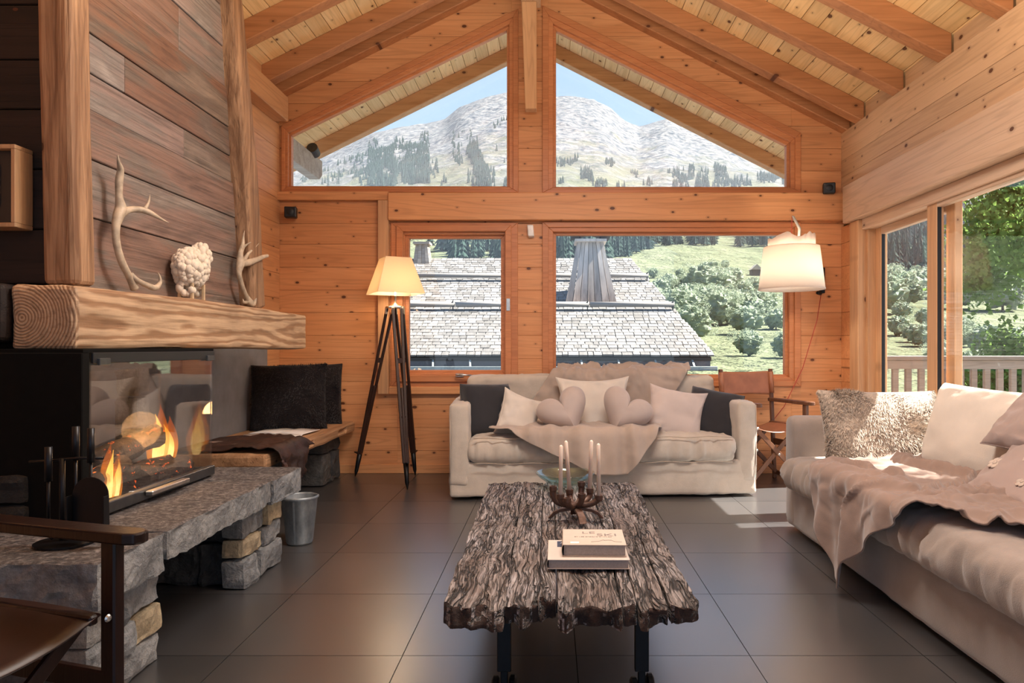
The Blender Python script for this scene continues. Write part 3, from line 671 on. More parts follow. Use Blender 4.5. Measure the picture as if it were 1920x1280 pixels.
for zp, yy in ((.262, -.055), (.436, -.052)):
    MB().tube([(.17+i*.0455, yy+.004*math.sin(i*1.3), zp+.004*math.sin(i*.9)) for i in range(41)], .0035, 5).build('piping', M['piping'], sb, world=False, smooth=True)
def path_fn(pts, n=260, it=26):
    pts = np.array(pts, float); d = np.r_[0, np.cumsum(np.linalg.norm(np.diff(pts, axis=0), axis=1))]; s = np.linspace(0, d[-1], n)
    q = np.stack([np.interp(s, d, pts[:, k]) for k in (0, 1)], -1)
    for _ in range(it): q[1:-1] = (q[:-2]+2*q[1:-1]+q[2:])/4
    t = np.gradient(q, axis=0); t /= np.linalg.norm(t, axis=1, keepdims=True); return s, q, t
def drape(pts, flip, bounds, fold, to3, nu=110, nv=150, smax=None):
    s, q, t = path_fn(pts); Tt, V = np.meshgrid(np.linspace(0, 1, nu), np.linspace(0, 1, nv), indexing='ij'); Pp, Ss = bounds(Tt, V)
    Q = np.stack([np.interp(Ss, s, q[:, k]) for k in (0, 1)], -1); Tn = np.stack([np.interp(Ss, s, t[:, k]) for k in (0, 1)], -1)
    Nn = np.stack([-Tn[..., 1], Tn[..., 0]], -1)*flip; Q = Q+Nn*fold(Pp, Ss, Tt, V)[..., None]
    return MB().grid(to3(Pp, Q[..., 0], Q[..., 1]))
def ridges(Pp, Ss, seed, sp, ss, warp=.5):
    w1 = fbm(N3(Pp*2.5, Ss*2.5, 0), 3, seed)*warp
    return 1-np.abs(fbm(N3(Pp*sp+w1*sp, Ss*ss, 1.3), 3, seed+1))*2.6
def bb(T_, V):
    S_ = V*1.74; k = [0, .3, .72, 1.36, 1.50, 1.74]
    l = np.interp(S_, k, [.86, .80, .52, .27, .52, 1.02]); r = np.interp(S_, k, [1.93, 1.9, 1.62, 1.50, 1.42, 1.23]); return l+(r-l)*T_, S_
def bfold(Pp, Ss, T_, V):
    top = np.clip(1-np.abs(Ss-.2)/.25, 0, 1); hang = np.clip((Ss-1.30)/.3, 0, 1); r = ridges(Pp, Ss, 31, 5, 3.2); r2 = .5+.6*np.sin(Pp*36+3.2*fbm(N3(Pp*2.5, Ss*1.5, 0), 2, 38))+.4*np.sin(Pp*19-Ss*3)
    d = .012+.014*np.clip(r, 0, 1)*(1-hang)+np.clip(Ss/.16, 0, 1)*top*(.065*np.clip(ridges(Pp, Ss, 44, 6, 7), 0, 1))+hang*(.020+.032*r2)+.012*(1-hang)*np.clip(r2,0,1)+.004*fbm(N3(Pp*14, Ss*14, 0), 2, 3)
    return d
th = drape([(.895, .70), (.888, .85), (.65, .858), (.60, .478), (-.078, .478), (-.098, .08)], -1, bb, bfold, lambda p, a, b: np.stack([p, a, b], -1))
# direction of travel is towards -y: outward normal is (+z, ...) with this sign
th.v = [tuple(SM @ Vector(v)) for v in th.v]
o = th.build('throw_blanket', M['throw'], None, smooth=True, solid=.006)
tag(o, 'soft beige throw spilling over the backrest and front of the linen sofa', 'blanket')

# ------------------------------------------------------------------ cushions
def frame_M(c, right, up):
    r = Vector(right).normalized(); n = r.cross(Vector(up)).normalized(); u = n.cross(r); A = Matrix((r, u, n)).transposed().to_4x4(); A.translation = Vector(c); return A
def pillow_pts(w_, h_, t_, n=30, seed=0, wr=.010, pinch=.07, pw_=.42, ears=.0, box=0):
    u = np.sin(np.linspace(-1, 1, n)*PI/2*.999); U, V = np.meshgrid(u, u, indexing='ij')
    x = U*w_/2*(1-pinch*(1-V**2)*np.abs(U)**2+ears*np.abs(U*V)**3); y = V*h_/2*(1-pinch*(1-U**2)*np.abs(V)**2+ears*np.abs(U*V)**3)
    pr = (np.clip(1-U**2, 0, 1)*np.clip(1-V**2, 0, 1))
    z = t_/2*(np.clip(1-np.abs(U)**5, 0, 1)*np.clip(1-np.abs(V)**5, 0, 1))**.5 if box else t_/2*pr**pw_
    out = []
    for sg in (1, -1):
        P = np.stack([x, y, sg*z], -1); rad = fbm(P*9, 3, seed+(sg > 0))
        crease = (1-np.abs(fbm(np.stack([U*2.2+seed, V*2.2, U*0+sg], -1)*1.3, 2, seed+3))*3)*np.clip(1.15-pr*1.3, 0, 1)
        P[..., 2] += sg*(rad*wr*1.5+crease*wr)*np.clip(pr*12, 0, 1); out.append(P)
    return out
def pillow(name, label, cat, c, right, up, w_, h_, t_, mat, seed=0, group=None, piping=None, **k):
    A = frame_M(c, right, up); t = thing(name, label, cat, c, 0, group); R = np.array(A.to_3x3()).T; T0 = np.array(c)
    fr, bk = pillow_pts(w_, h_, t_, seed=seed, **k); m = MB().grid(fr @ R+T0); m.grid(bk[::-1] @ R+T0)
    b_ = m.build('cover', mat, t, smooth=True, weld=2e-4, sub=0)
    edge = [fr[i, 0] for i in range(fr.shape[0])]+[fr[-1, j] for j in range(1, fr.shape[1])]+[fr[i, -1] for i in range(fr.shape[0]-2, -1, -1)]+[fr[0, j] for j in range(fr.shape[1]-2, -1, -1)]
    MB().tube([Vector(p @ R+T0) for p in edge], .0032, 5, False).build('seam_piping', piping or mat, t, smooth=True)
    return t, A, fr
G1 = 'scatter cushions on the linen sofa'
def C(x, y, Y): return px(x, y, Y)
pillow('box_cushion', 'charcoal box cushion with dark seams leaning on the left arm of the linen sofa', 'cushion', C(913, 768, 5.19), (.82, .50, -.03), (-.05, .30, 1), .40, .39, .21, M['charcoal'], 3, G1, box=1, pinch=.03, wr=.005)
pillow('small_cushion', 'small cream cushion with piped edge beside the left charcoal cushion', 'cushion', C(973, 781, 5.13), (.78, .48, -.34), (.32, .38, 1), .33, .33, .15, M['cream'], 5, G1, pinch=.08, ears=.04)
pillow('large_cushion', 'large cream square cushion with pointed corners behind the two heart cushions', 'cushion', C(1113, 764, 5.36), (1, .06, .01), (0, .28, 1), .54, .46, .17, M['cream'], 7, G1, pinch=.10, ears=.06, wr=.012)
pillow('scatter_cushion', 'blush cushion with piping tilted against the right-hand charcoal cushion', 'cushion', C(1266, 776, 5.20), (.93, -.1, -.16), (.20, .33, 1), .41, .38, .16, M['blush'], 11, G1, pinch=.08, ears=.06)
pillow('box_cushion', 'charcoal box cushion slumped into the right arm of the linen sofa', 'cushion', C(1336, 777, 5.27), (.86, -.42, -.16), (.22, .34, 1), .40, .38, .19, M['charcoal'], 13, G1, box=1, pinch=.03, wr=.006)
def heart(label, c, rot, s_, seed, up=(0, .25, 1), right=(1, 0, 0)):
    A = frame_M(c, right, up) @ Matrix.Rotation(rot, 4, 'Z'); t = thing('heart_cushion', label, 'cushion', c, 0, G1)
    nA, nR = 72, 16; a = np.linspace(0, 2*PI, nA+1); x = 16*np.sin(a)**3; y = 13*np.cos(a)-5*np.cos(2*a)-2*np.cos(3*a)-np.cos(4*a)*.6
    x, y = x/17, (y+1.5)/17
    rr = np.sin(np.linspace(0, 1, nR)*PI/2); R_, A_ = np.meshgrid(rr, np.arange(nA+1), indexing='ij'); m = MB()
    for sg in (1, -1):
        P = np.stack([x[A_]*R_*s_/2, y[A_]*R_*s_/2, sg*.32*s_*np.sqrt(np.clip(1-R_**2.2, 0, 1))**1.15*(.86+.14*R_)], -1)
        P[..., 2] += sg*fbm(P*12, 2, seed)*.006*(1-R_); Q = P @ np.array(A.to_3x3()).T+np.array(A.translation); m.grid(Q if sg > 0 else Q[::-1])
    m.build('cover', M['rose'], t, smooth=True, weld=3e-4)
heart('rose-beige heart cushion tilted towards the cream cushion at its left', C(1060, 774, 5.08), math.radians(28), .41, 3)
heart('rose-beige heart cushion beside the blush piped cushion', C(1170, 774, 5.08), math.radians(-30), .41, 5)

# ------------------------------------------------------------------ long sofa on the right
sr = thing('daybed_sofa', 'long taupe sofa with one thick mattress seat below the sliding door', 'sofa', (1.86, 2.4, 0))
def P2(mbx, name, mat, **k): return mbx.build(name, mat, sr, smooth=True, weld=1e-4, **k)
P2(rbox(1.395, 2.33, .5, 4.14, .025, .285, .03, .04, wrinkle(.003, (5, 4, 3), 12)), 'base', M['linen_r'])
P2(rbox(1.39, 2.33, 3.975, 4.15, .03, .667, .045, .03, wrinkle(.003, (5, 5, 3), 14)), 'arm', M['linen_r'])
P2(rbox(2.15, 2.335, .5, 4.12, .2, .70, .045, .04, wrinkle(.004, (5, 4, 3), 15)), 'backrest', M['linen_r'])
def mat_f(P, N):
    u = (P[..., 0]-1.31)/.87*2-1; v = (P[..., 1]-.5)/3.45*2-1; up = np.clip((P[..., 2]-.35)/.09, 0, 1)
    pf = np.clip(1-np.abs(u)**4, 0, 1)*np.clip(1-np.abs(v)**10, 0, 1); Q = P.copy(); Q[..., 2] += .03*pf*up
    side = np.clip(1-np.abs(N[..., 2])*1.1, 0, 1); c = fbm(np.stack([P[..., 0]*3, P[..., 1]*11, P[..., 2]*2.5], -1)+fbm(P*3, 2, 8)[..., None]*.8, 3, 21)
    c2 = fbm(np.stack([P[..., 0]*6, P[..., 1]*26, P[..., 2]*4], -1)+fbm(P*3, 2, 8)[..., None]*.8, 2, 25)
    d = (.030*(.33-np.abs(c)*1.9)+.016*(.3-np.abs(c2)*1.7))*(.3+.7*side)+.020*side*np.clip(1-np.abs((P[..., 2]-.36)/.1), 0, 1); return Q+N*d[..., None]
P2(rbox(1.315, 2.17, .5, 3.95, .272, .448, .05, .017, mat_f), 'mattress', M['linen_r'])
def rb_(T_, V):
    s1 = np.interp(T_, [0, .1, .22, .48, .62, .78, 1], [1.13, 1.15, 1.03, .80, .66, .53, .40]); S_ = .02+(s1-.02)*V
    pf = np.interp(S_, [0, .7, 1.15], [3.72, 3.44, 3.06]); pn = np.interp(S_, [0, .7, 1.15], [1.75, 1.75, 2.2]); return pf+(pn-pf)*T_, S_
def rfold(Pp, Ss, T_, V):
    hang = np.clip((Ss-.62)/.3, 0, 1); r = ridges(Pp+Ss*.55, Ss*.8-Pp*.3, 51, 3.6, 4.2, .6); r2 = .8*np.sin(Pp*24-Ss*1.5+3*fbm(N3(Pp*2, Ss*1.2, 0), 2, 58))+.3*np.sin(Pp*47+Ss*2)
    r3 = ridges(Pp+Ss*.4, Ss, 63, 9, 6, .5)
    return .010+(1-hang)*(.042*np.clip(r, 0, 1)**1.5+.010*np.clip(r3, 0, 1))+hang*(.022+.030*r2)+.003*fbm(N3(Pp*16, Ss*16, 0), 2, 3)
th = drape([(2.0, .478), (1.295, .478), (1.268, .0)], -1, rb_, rfold, lambda p, a, b: np.stack([a, p, np.maximum(b, .006)], -1), 170, 150)
o = th.build('throw_blanket', M['throw_r'], None, smooth=True, solid=.006)
tag(o, 'crumpled taupe throw spread on the long sofa and hanging to the floor tiles', 'blanket')
G2 = 'cushions on the long sofa'
M['fur'] = fabric('silver_fur', (.34, .265, .20), bump=.5, big=25, sheen=.6)
M['fur_hair'] = plain('silver_fur_hair', (.42, .34, .27), .8, 0, .45, 0, 60)
def fur_on(fr, A, parent, mat, n, L, seed, comb=(0, -1, 0), wd=.0018, bias=.55):
    rg = np.random.default_rng(seed); a, b = fr.shape[:2]; R = np.array(A.to_3x3()).T; T0 = np.array(A.translation)
    i = rg.random(n)*(a-1.01); j = rg.random(n)*(b-1.01); i0, j0 = i.astype(int), j.astype(int); fi, fj = (i-i0)[:, None], (j-j0)[:, None]
    # uniform in area rather than in index
    P = (fr[i0, j0]*(1-fi)*(1-fj)+fr[i0+1, j0]*fi*(1-fj)+fr[i0, j0+1]*(1-fi)*fj+fr[i0+1, j0+1]*fi*fj)
    du, dv = fr[i0+1, j0]-fr[i0, j0], fr[i0, j0+1]-fr[i0, j0]; Nn = np.cross(du, dv); Nn /= np.linalg.norm(Nn, axis=1, keepdims=True)+1e-9; Nn *= np.sign(Nn[:, 2:3]+1e-9)
    cb = np.array(comb)+.9*np.stack([fbm(P*6, 2, seed), fbm(P*6+9, 2, seed+1), P[:, 0]*0], -1)*2+rg.normal(0, .25, (n, 3))
    D = Nn*bias+cb; D /= np.linalg.norm(D, axis=1, keepdims=True); Sx = np.cross(D, Nn); Sx /= np.linalg.norm(Sx, axis=1, keepdims=True)+1e-9
    ln = L*(.5+rg.random((n, 1))); wv = wd*(.6+rg.random((n, 1))); v = np.stack([P-Sx*wv, P+Sx*wv, P+D*ln+Nn*.001], 1).reshape(-1, 3) @ R+T0
    me = bpy.data.meshes.new('fur'); me.from_pydata(v.tolist(), [], np.arange(n*3).reshape(-1, 3).tolist()); me.materials.append(mat)
    o = bpy.data.objects.new('fur', me); COL.objects.link(o); attach(o, parent); o['kind'] = 'stuff'; return o
t, A, fr = pillow('fur_cushion', 'large silvery brown fur cushion standing against the end arm of the long sofa', 'cushion', px(1652, 812, 3.70), (1, .03, -.01), (0, .26, 1), .635, .46, .19, M['fur'], 17, G2, pinch=.05, wr=.008, pw_=.36)
fur_on(fr, A, t, M['fur_hair'], 26000, .018, 5)
pillow('back_cushion', 'plump cream back cushion of the long sofa beside the fur cushion', 'cushion', (2.03, 3.27, .655), (.16, -1, -.03), (.28, 0, 1), .66, .45, .22, M['cream'], 19, G2, pinch=.04, pw_=.32, wr=.008)
pillow('back_cushion', 'cream back cushion nearest the right frame edge of the long sofa', 'cushion', (2.03, 2.58, .655), (.05, -1, 0), (.28, 0, 1), .64, .45, .22, M['cream'], 20, G2, pinch=.04, pw_=.32, wr=.008)
t, A, fr = pillow('floral_cushion', 'mauve cushion with pale embroidered flowers in front of the cream back cushion', 'cushion', (1.875, 2.68, .575), (.1, -1, 0), (.26, .2, .22), .46, .42, .15, M['mauve'], 23, G2, pinch=.09, wr=.010, ears=.05)
M['embroid'] = fabric('pale_embroidery', (.45, .36, .30))
for (i, j, s_) in ((8, 13, .03), (17, 10, .026), (20, 21, .03), (11, 21, .022), (14, 15, .016)):
    P0 = Vector(fr[i, j]); m = MB()
    for k in range(6): m.sphere(P0+Vector((math.cos(k*PI/3)*s_*.65, math.sin(k*PI/3)*s_*.65, .001)), s_*.45, 7, 5, (1, 1, .16))
    m.sphere(P0+Vector((0, 0, .002)), s_*.3, 7, 5, (1, 1, .3)); m.v = [tuple(A @ Vector(v)) for v in m.v]; m.build('embroidered_flower', M['embroid'], t, smooth=True)
pillow('wrinkled_cushion', 'creased mauve cushion slumped on top of the cream back cushion by the frame edge', 'cushion', (2.04, 2.84, .77), (.1, -1, -.05), (.6, .1, .6), .44, .38, .14, M['mauve'], 27, G2, pinch=.07, wr=.012)

# ------------------------------------------------------------------ coffee table of old oak planks
tb = thing('coffee_table', 'low coffee table of deeply weathered oak planks on black castored legs', 'table', (.06, 2.8, 0))
g = G('weathered_oak'); wn = g.noise(g.coords((5, 3.2, 5)), 1, 2, .5); wv = g.n('VectorMath', operation='SUBTRACT'); wv.inputs[1].default_value = (.5, .5, .5); g.l(wn, 1, wv, 0)
ws = g.n('VectorMath', operation='MULTIPLY'); ws.inputs[1].default_value = (.075, .03, .0); g.l(wv, 0, ws, 0); base = g.coords((1, 1, 1)); ad = g.n('VectorMath', operation='ADD'); g.l(base, 0, ad, 0); g.l(ws, 0, ad, 1)
def scaled(v): q_ = g.n('VectorMath', operation='MULTIPLY'); q_.inputs[1].default_value = v; g.l(ad, 0, q_, 0); return q_
n = g.noise(scaled((30, 2.6, 30)), 1, 2, .5); n2 = g.noise(scaled((170, 7, 170)), 1, 3, .6); n3 = g.noise(g.coords((7, 3, 7)), 1, 4); n4 = g.noise(scaled((75, 5, 75)), 1, 2, .5)
ln = g.math('ABSOLUTE', g.math('SUBTRACT', n.outputs[0], .5)); ln2 = g.math('ABSOLUTE', g.math('SUBTRACT', n4.outputs[0], .5))
cr1 = g.ramp(g.math('MULTIPLY', ln, 1.0).node, [(.008, (0, 0, 0)), (.034, (1, 1, 1))]); cr2 = g.ramp(g.math('MULTIPLY', ln2, 1.0).node, [(.004, (.12, .12, .12)), (.045, (1, 1, 1))])
c0 = g.ramp(n2, [(.3, (.075, .06, .055)), (.5, (.19, .168, .16)), (.68, (.37, .35, .355))]); v3 = g.ramp(n3, [(.32, (.42, .30, .24)), (.5, (.85, .78, .74)), (.66, (1.15, 1.15, 1.2))])
c = g.mix(c0.outputs[0], v3.outputs[0], .95, 'MULTIPLY'); c = g.mix(c, cr2.outputs[0], .8, 'MULTIPLY'); c = g.mix((.008, .005, .005), c, cr1.outputs[0]); at = g.n('Attribute', attribute_name='depth')
c = g.mix(c, (.012, .008, .007), g.math('MULTIPLY', at.outputs['Fac'], .8)); g.col(c); g.set(Roughness=.6)
g.bump(g.math('ADD', g.math('ADD', cr1.outputs[0], g.math('MULTIPLY', cr2.outputs[0], .5)), g.math('MULTIPLY', n2.outputs[0], .3)), 1.0, .010); M['oak'] = g.m
M['oak_end'] = stone('rotted_end_grain', [(0, (.05, .022, .014)), (1, (.10, .05, .035))], 25, 1.0)
bx = [(-.300, -.132), (-.130, -.034), (-.032, .016), (.020, .198), (.202, .242), (.245, .326), (.329, .412)]
yfr = [1.93, 1.95, 1.99, 1.92, 1.96, 1.925, 1.95]
for i, (x0, x1) in enumerate(bx):
    store = []
    def f(P, N, i=i, x0=x0, x1=x1):
        x, y, z = P[..., 0], P[..., 1], P[..., 2]; xm = (x0+x1)/2; sd = 70+i*7
        wv = fbm(N3(x*5, y*3.5, i), 3, sd)*.16; c = fbm(N3((x+wv*.45)*30, y*2.4+wv*6, i*3.1), 3, sd+1); c2 = fbm(N3((x+wv*.45)*75, y*6+wv*8, i*1.7), 2, sd+2)
        k = np.clip(1-np.abs(c)/.085, 0, 1)*np.clip(fbm(N3(x*9, y*3, 5), 2, sd+4)*2+.7, 0, 1); k2 = np.clip(1-np.abs(c2)/.12, 0, 1); up = np.clip(N[..., 2], 0, 1)
        d = -.014*k*up-.0035*k2*up+.008*fbm(N3(x*10, y*4, 2), 3, sd+3)*up
        e0, e1 = np.clip((2.06-y)/.12, 0, 1), np.clip((y-3.60)/.12, 0, 1); end = np.maximum(e0, e1)
        d = d-.012*end*up*np.abs(fbm(N3(x*25, y*4, 3), 2, sd+5))*3; Q = P+N*0; Q[..., 2] += d
        rag = (fbm(N3(x*26, z*14, i), 3, sd+6)*.06+np.round(fbm(N3(x*12, 1, i), 2, sd+8)*4)/4*.018); Q[..., 1] += -rag*np.clip((2.1-y)/.15, 0, 1)+rag*np.clip((y-3.55)/.15, 0, 1)
        gx = 1+.09*(y-1.95)/1.75; edge = fbm(N3(y*7, i*2.2, x > xm), 4, sd+7)*(.012 if i in (0, 6) else .003); Q[..., 0] = (Q[..., 0]-.055)*gx+.055+edge*np.where(x > xm, 1, -1)*np.clip(np.abs(x-xm)/((x1-x0)/2), 0, 1)
        store.append(np.clip(k*1.1*up+.25*k2*up, 0, 1)); return Q
    m = rbox(x0, x1, yfr[i], 3.70, .292, .352, .004, .0075, f); o = m.build('plank', [M['oak'], M['oak_end']], tb, smooth=True)
    for p in o.data.polygons:
        if abs(p.normal.y) > .6 and p.center.y < 2.08: p.material_index = 1
    cols = np.concatenate([s.ravel() if True else 0 for s in store]) if False else None
    me = o.data; at_ = me.attributes.new('depth', 'FLOAT', 'POINT'); vals = []
    # rbox stores faces in the order ax, side; reversed grids are flipped to match
    q = 0
    for ax in range(3):
        for side in (0, 1):
            s = store[q]; q += 1; vals.append((s if side ^ (ax == 1) else s[::-1]).ravel())
    at_.data.foreach_set('value', np.concatenate(vals).astype(np.float32))
M['iron'] = plain('black_iron', (.010, .010, .011), .42, .6)
for y in (2.12, 3.42):
    for x in (-.142, .276):
        MB().box(x-.021, x+.021, y-.012, y+.012, .085, .293).build('leg', M['iron'], tb, bevel=.002)
        MB().box(x-.011, x+.011, y-.01, y+.01, .035, .088).build('caster_fork', M['iron'], tb, bevel=.002)
        for s_ in (-1, 1):
            A = Matrix.Rotation(PI/2, 4, 'Y'); yo = .012*s_*(1 if x > 0 else .3)
            MB().lathe([(.001, -.011), (.028, -.011), (.036, -.006), (.036, .006), (.028, .011), (.001, .011)], (x+s_*.026, y-.008+yo, .037), 20, A).build('caster_wheel', M['iron'], tb, smooth=False)
    MB().box(-.142, .276, y-.01, y+.01, .262, .291).build('cross_bar', M['iron'], tb, bevel=.002)

# ------------------------------------------------------------------ director chairs
def director(label, loc, rz, mw, ml, Wd=.52, D=.40, wear=None):
    t = thing('director_chair', label, 'chair', loc, rz, None); hw, hd = Wd/2, D/2
    def B(m, name, mat, **k): return m.build(name, mat, t, world=False, **k)
    for s_ in (-1, 1):
        B(MB().bar((s_*hw, hd, 0), (s_*hw, hd+.055, .89), .032, .024), 'back_post', mw, bevel=.004)
        B(MB().bar((s_*hw, -hd, 0), (s_*hw, -hd, .625), .042, .03), 'front_post', mw, bevel=.004)
        prof = [(-.032, hd+.05), (.032, hd+.05), (.030, -hd-.06), (.020, -hd-.085), (0, -hd-.092), (-.020, -hd-.085), (-.030, -hd-.06)]
        B(MB().prism([(s_*hw+x, y, .625) for x, y in prof], (0, 0, .027)), 'armrest', mw, bevel=.005, seg=2)
        B(MB().bar((s_*(hw-.045), hd-.0, .458), (s_*(hw-.045), -hd, .458), .022, .022), 'seat_rail', mw, bevel=.004)
        B(MB().bar((s_*hw, hd, .30), (s_*hw, -hd, .30), .02, .05), 'side_stretcher', mw, bevel=.004)
        B(MB().bar((s_*hw, hd, .05), (s_*hw, -hd, .05), .022, .035), 'foot_rail', mw, bevel=.004)
        for y in (hd-.03, -hd+.03):
            yy = y+s_*.013; B(MB().bar((s_*(hw-.045), yy, .45), (-s_*(hw-.02), yy, .06), .034, .016, (0, 1, 0)), 'cross_leg', mw, bevel=.003)
        for z in (.458, .30): B(MB().lathe([(.001, 0), (.009, .001), (.006, .005), (.001, .006)], (s_*hw*.9, -hd-.016, z), 10, Matrix.Rotation(PI/2, 4, 'X')), 'bolt', M['alu'])
    for y in (hd-.03, -hd+.03): B(MB().lathe([(.001, 0), (.010, .001), (.007, .006), (.001, .007)], (0, y-.024, .255), 12, Matrix.Rotation(PI/2, 4, 'X')), 'bolt', M['alu'])
    u = np.linspace(-1, 1, 17); v = np.linspace(-1, 1, 11); U, V = np.meshgrid(u, v, indexing='ij')
    seat = np.stack([U*(hw-.03), V*(hd+.0), .472-.045*(1-U**2)-.006*V**2], -1)
    B(MB().grid(seat), 'seat_sling', ml, smooth=True, solid=.005)
    back = np.stack([U*(hw+.014), hd+.045+.035*(1-U**2)*1+.012*V, .775+V*.09+.010*V*(U**2)], -1)
    B(MB().grid(back), 'back_sling', ml, smooth=True, solid=.005)
    for s_ in (-1, 1): B(MB().tube([(s_*(hw+.0), hd+.037, .69), (s_*hw, hd+.052, .865)], .021, 12), 'sling_sleeve', ml, smooth=True)
    return t
M['cw1'] = wood('walnut_frame', (.11, .045, .024), (.19, .085, .045), 'z', 0, .4, 20, tone=.05)
M['cw2'] = wood('dark_mahogany_frame', (.009, .0035, .0025), (.017, .006, .004), 'z', 0, .35, 20, tone=.05)
M['tan'] = plain('tan_leather', (.33, .125, .06), .45, 0, .15, .15, 12)
M['brownl'] = plain('dark_brown_leather', (.022, .007, .004), .45, 0, .15, .15, 12)
director('folding chair with tan leather slings in the corner behind the linen sofa', (1.668, 5.44, 0), math.radians(20), M['cw1'], M['tan'], .48, .37)
director('dark mahogany folding chair with brown leather seat in the near foreground', (-1.275, 1.41, 0), math.radians(73), M['cw2'], M['brownl'], .52)
# ------------------------------------------------------------------ books and candelabrum on the table
ZT = .362
M['paper'] = plain('page_edges', (.33, .27, .235), .9, 0, .1, .2, 200)
M['book1'] = plain('book_cover_cream', (.50, .41, .345), .55, 0, .04)
M['book2'] = plain('book_cover_pale', (.55, .475, .42), .5, 0, .04)
M['ink'] = plain('grey_print', (.20, .165, .15), .6, 0, .05)
M['navy'] = plain('navy_print', (.035, .045, .085), .6, 0, .05)
M['whitep'] = plain('white_label', (.8, .77, .74), .6, 0, .02)
def book(label, x0, x1, y0, y1, z0, z1, cov, rz):
    t = thing('book', label, 'book', ((x0+x1)/2, (y0+y1)/2, z0), rz, 'books on the coffee table'); w_, d_, h = x1-x0, y1-y0, z1-z0
    MB().box(-w_/2+.004, w_/2-.004, -d_/2+.004, d_/2-.004, .003, h-.003).build('pages', M['paper'], t, world=False, bevel=.001)
    MB().box(-w_/2, w_/2, -d_/2, d_/2, h-.003, h).build('front_cover', cov, t, world=False, bevel=.001)
    MB().box(-w_/2, w_/2, -d_/2, d_/2, 0, .003).build('back_cover', cov, t, world=False, bevel=.001)
    MB().lathe([(h/2, -d_/2), (h/2, d_/2)], (0, 0, 0), 20, Matrix.Translation((-w_/2+.004, 0, h/2)) @ Matrix.Rotation(-PI/2, 4, 'X') @ Matrix.Diagonal((.35, 1, 1, 1))).build('spine', cov, t, world=False, smooth=True)
    return t, h
def text(s, name, size, loc, mat, parent, rz=0, sx=1):
    cu = bpy.data.curves.new(name, 'FONT'); cu.body = s; cu.size = size; cu.extrude = .00015; cu.align_x = 'LEFT'
    q_ = bpy.data.objects.new(name, cu); COL.objects.link(q_); bpy.context.view_layer.update(); me_ = bpy.data.meshes.new_from_object(q_.evaluated_get(bpy.context.evaluated_depsgraph_get())); bpy.data.objects.remove(q_); o = bpy.data.objects.new(name, me_); COL.objects.link(o); me_.materials.clear(); me_.materials.append(mat); o.parent = parent; o.location = loc; o.rotation_euler = (0, 0, rz); o.scale = (sx, 1, 1); return o
t, h = book('wide pale book lying underneath, its cover edge with a navy square showing', -.010, .252, 2.215, 2.44, ZT, ZT+.031, M['book2'], math.radians(-.5))
hw, hd = .131, .1125
MB().box(-.100, -.066, hd-.085, hd-.018, h, h+.0006).build('navy_square', M['navy'], t, world=False)
text('A', 'cover_letter', .027, (-.090, hd-.045, h+.0008), M['whitep'], t)
text('G', 'cover_letter', .036, (-.086, hd-.130, h+.0004), M['navy'], t)
t, h = book('thick cream book with faded grey title lying on top of the wider one', .040, .246, 2.245, 2.435, ZT+.031, ZT+.070, M['book1'], math.radians(-1.2))
text('LE', 'title', .036, (-.040, .038, h+.0003), M['ink'], t, 0, 1.35)
text('SKI', 'title', .040, (.010, .010, h+.0003), M['ink'], t, 0, 1.3)
text('ET LES SPORTS D\u2019HIVER', 'subtitle', .0105, (-.065, -.006, h+.0003), M['ink'], t, 0, 1.15)
MB().box(-.078, -.050, -.078, -.062, h, h+.0005).build('white_sticker', M['whitep'], t, world=False)
m = MB(); mt = [(-.01, -.062), (.015, -.058), (.03, -.040), (.036, -.046), (.047, -.041), (.058, -.045), (.066, -.058), (.09, -.064)]
m.tube([(x, y, h+.0005) for x, y in mt], .0005, 5); m.build('mountain_drawing', M['ink'], t, world=False)
M['rust'] = plain('brown_cast_iron', (.10, .052, .036), .5, .35, .25, .3, 60)
M['candle'] = plain('ivory_wax', (.70, .58, .48), .4, 0, .03, Subsurface_Weight=.15)
CB = pxZ(1080, 972, ZT)
ca = thing('candelabrum', 'brown cast-iron candelabrum with curved arms and eight cups on the coffee table', 'candle holder', CB)
def at(x, y, dy): return px(x, y, CB.y+dy)
hub = at(1078, 948, 0)
hub.z = CB.z+.055
cups = [(1037, 911, -.01), (1051, 926, -.045), (1068, 917, .05), (1064, 933, -.085), (1090, 903, .07), (1091, 925, -.03), (1106, 915, .05), (1123, 928, -.02)]
cp = []
for x, y, dy in cups:
    c = at(x, y, dy); cp.append(c); d = Vector((c.x-hub.x, c.y-hub.y, 0))
    pts = [hub, hub+d*.5+Vector((0, 0, .004)), hub+d*.85+Vector((0, 0, .018)), Vector((c.x, c.y, max(hub.z+.035, c.z-.035))), Vector((c.x, c.y, c.z-.008))]
    s, q, _ = None, None, None
    P = [pts[0]]
    for i in range(1, 25):
        u = i/24*(len(pts)-1); k = min(int(u), len(pts)-2); f_ = u-k; a0 = pts[max(k-1, 0)]; a1, a2 = pts[k], pts[k+1]; a3 = pts[min(k+2, len(pts)-1)]
        P.append(.5*((2*a1)+(a2-a0)*f_+(2*a0-5*a1+4*a2-a3)*f_**2+(3*a1-a0-3*a2+a3)*f_**3))
    MB().tube(P, [.0105+.0035*i/24 for i in range(25)], 10).build('arm', M['rust'], ca, smooth=True)
    MB().lathe([(.0125, -.024), (.0155, -.016), (.0160, 0), (.0115, 0), (.0105, -.010), (.0005, -.010)], c, 14).build('cup', M['rust'], ca, smooth=False)
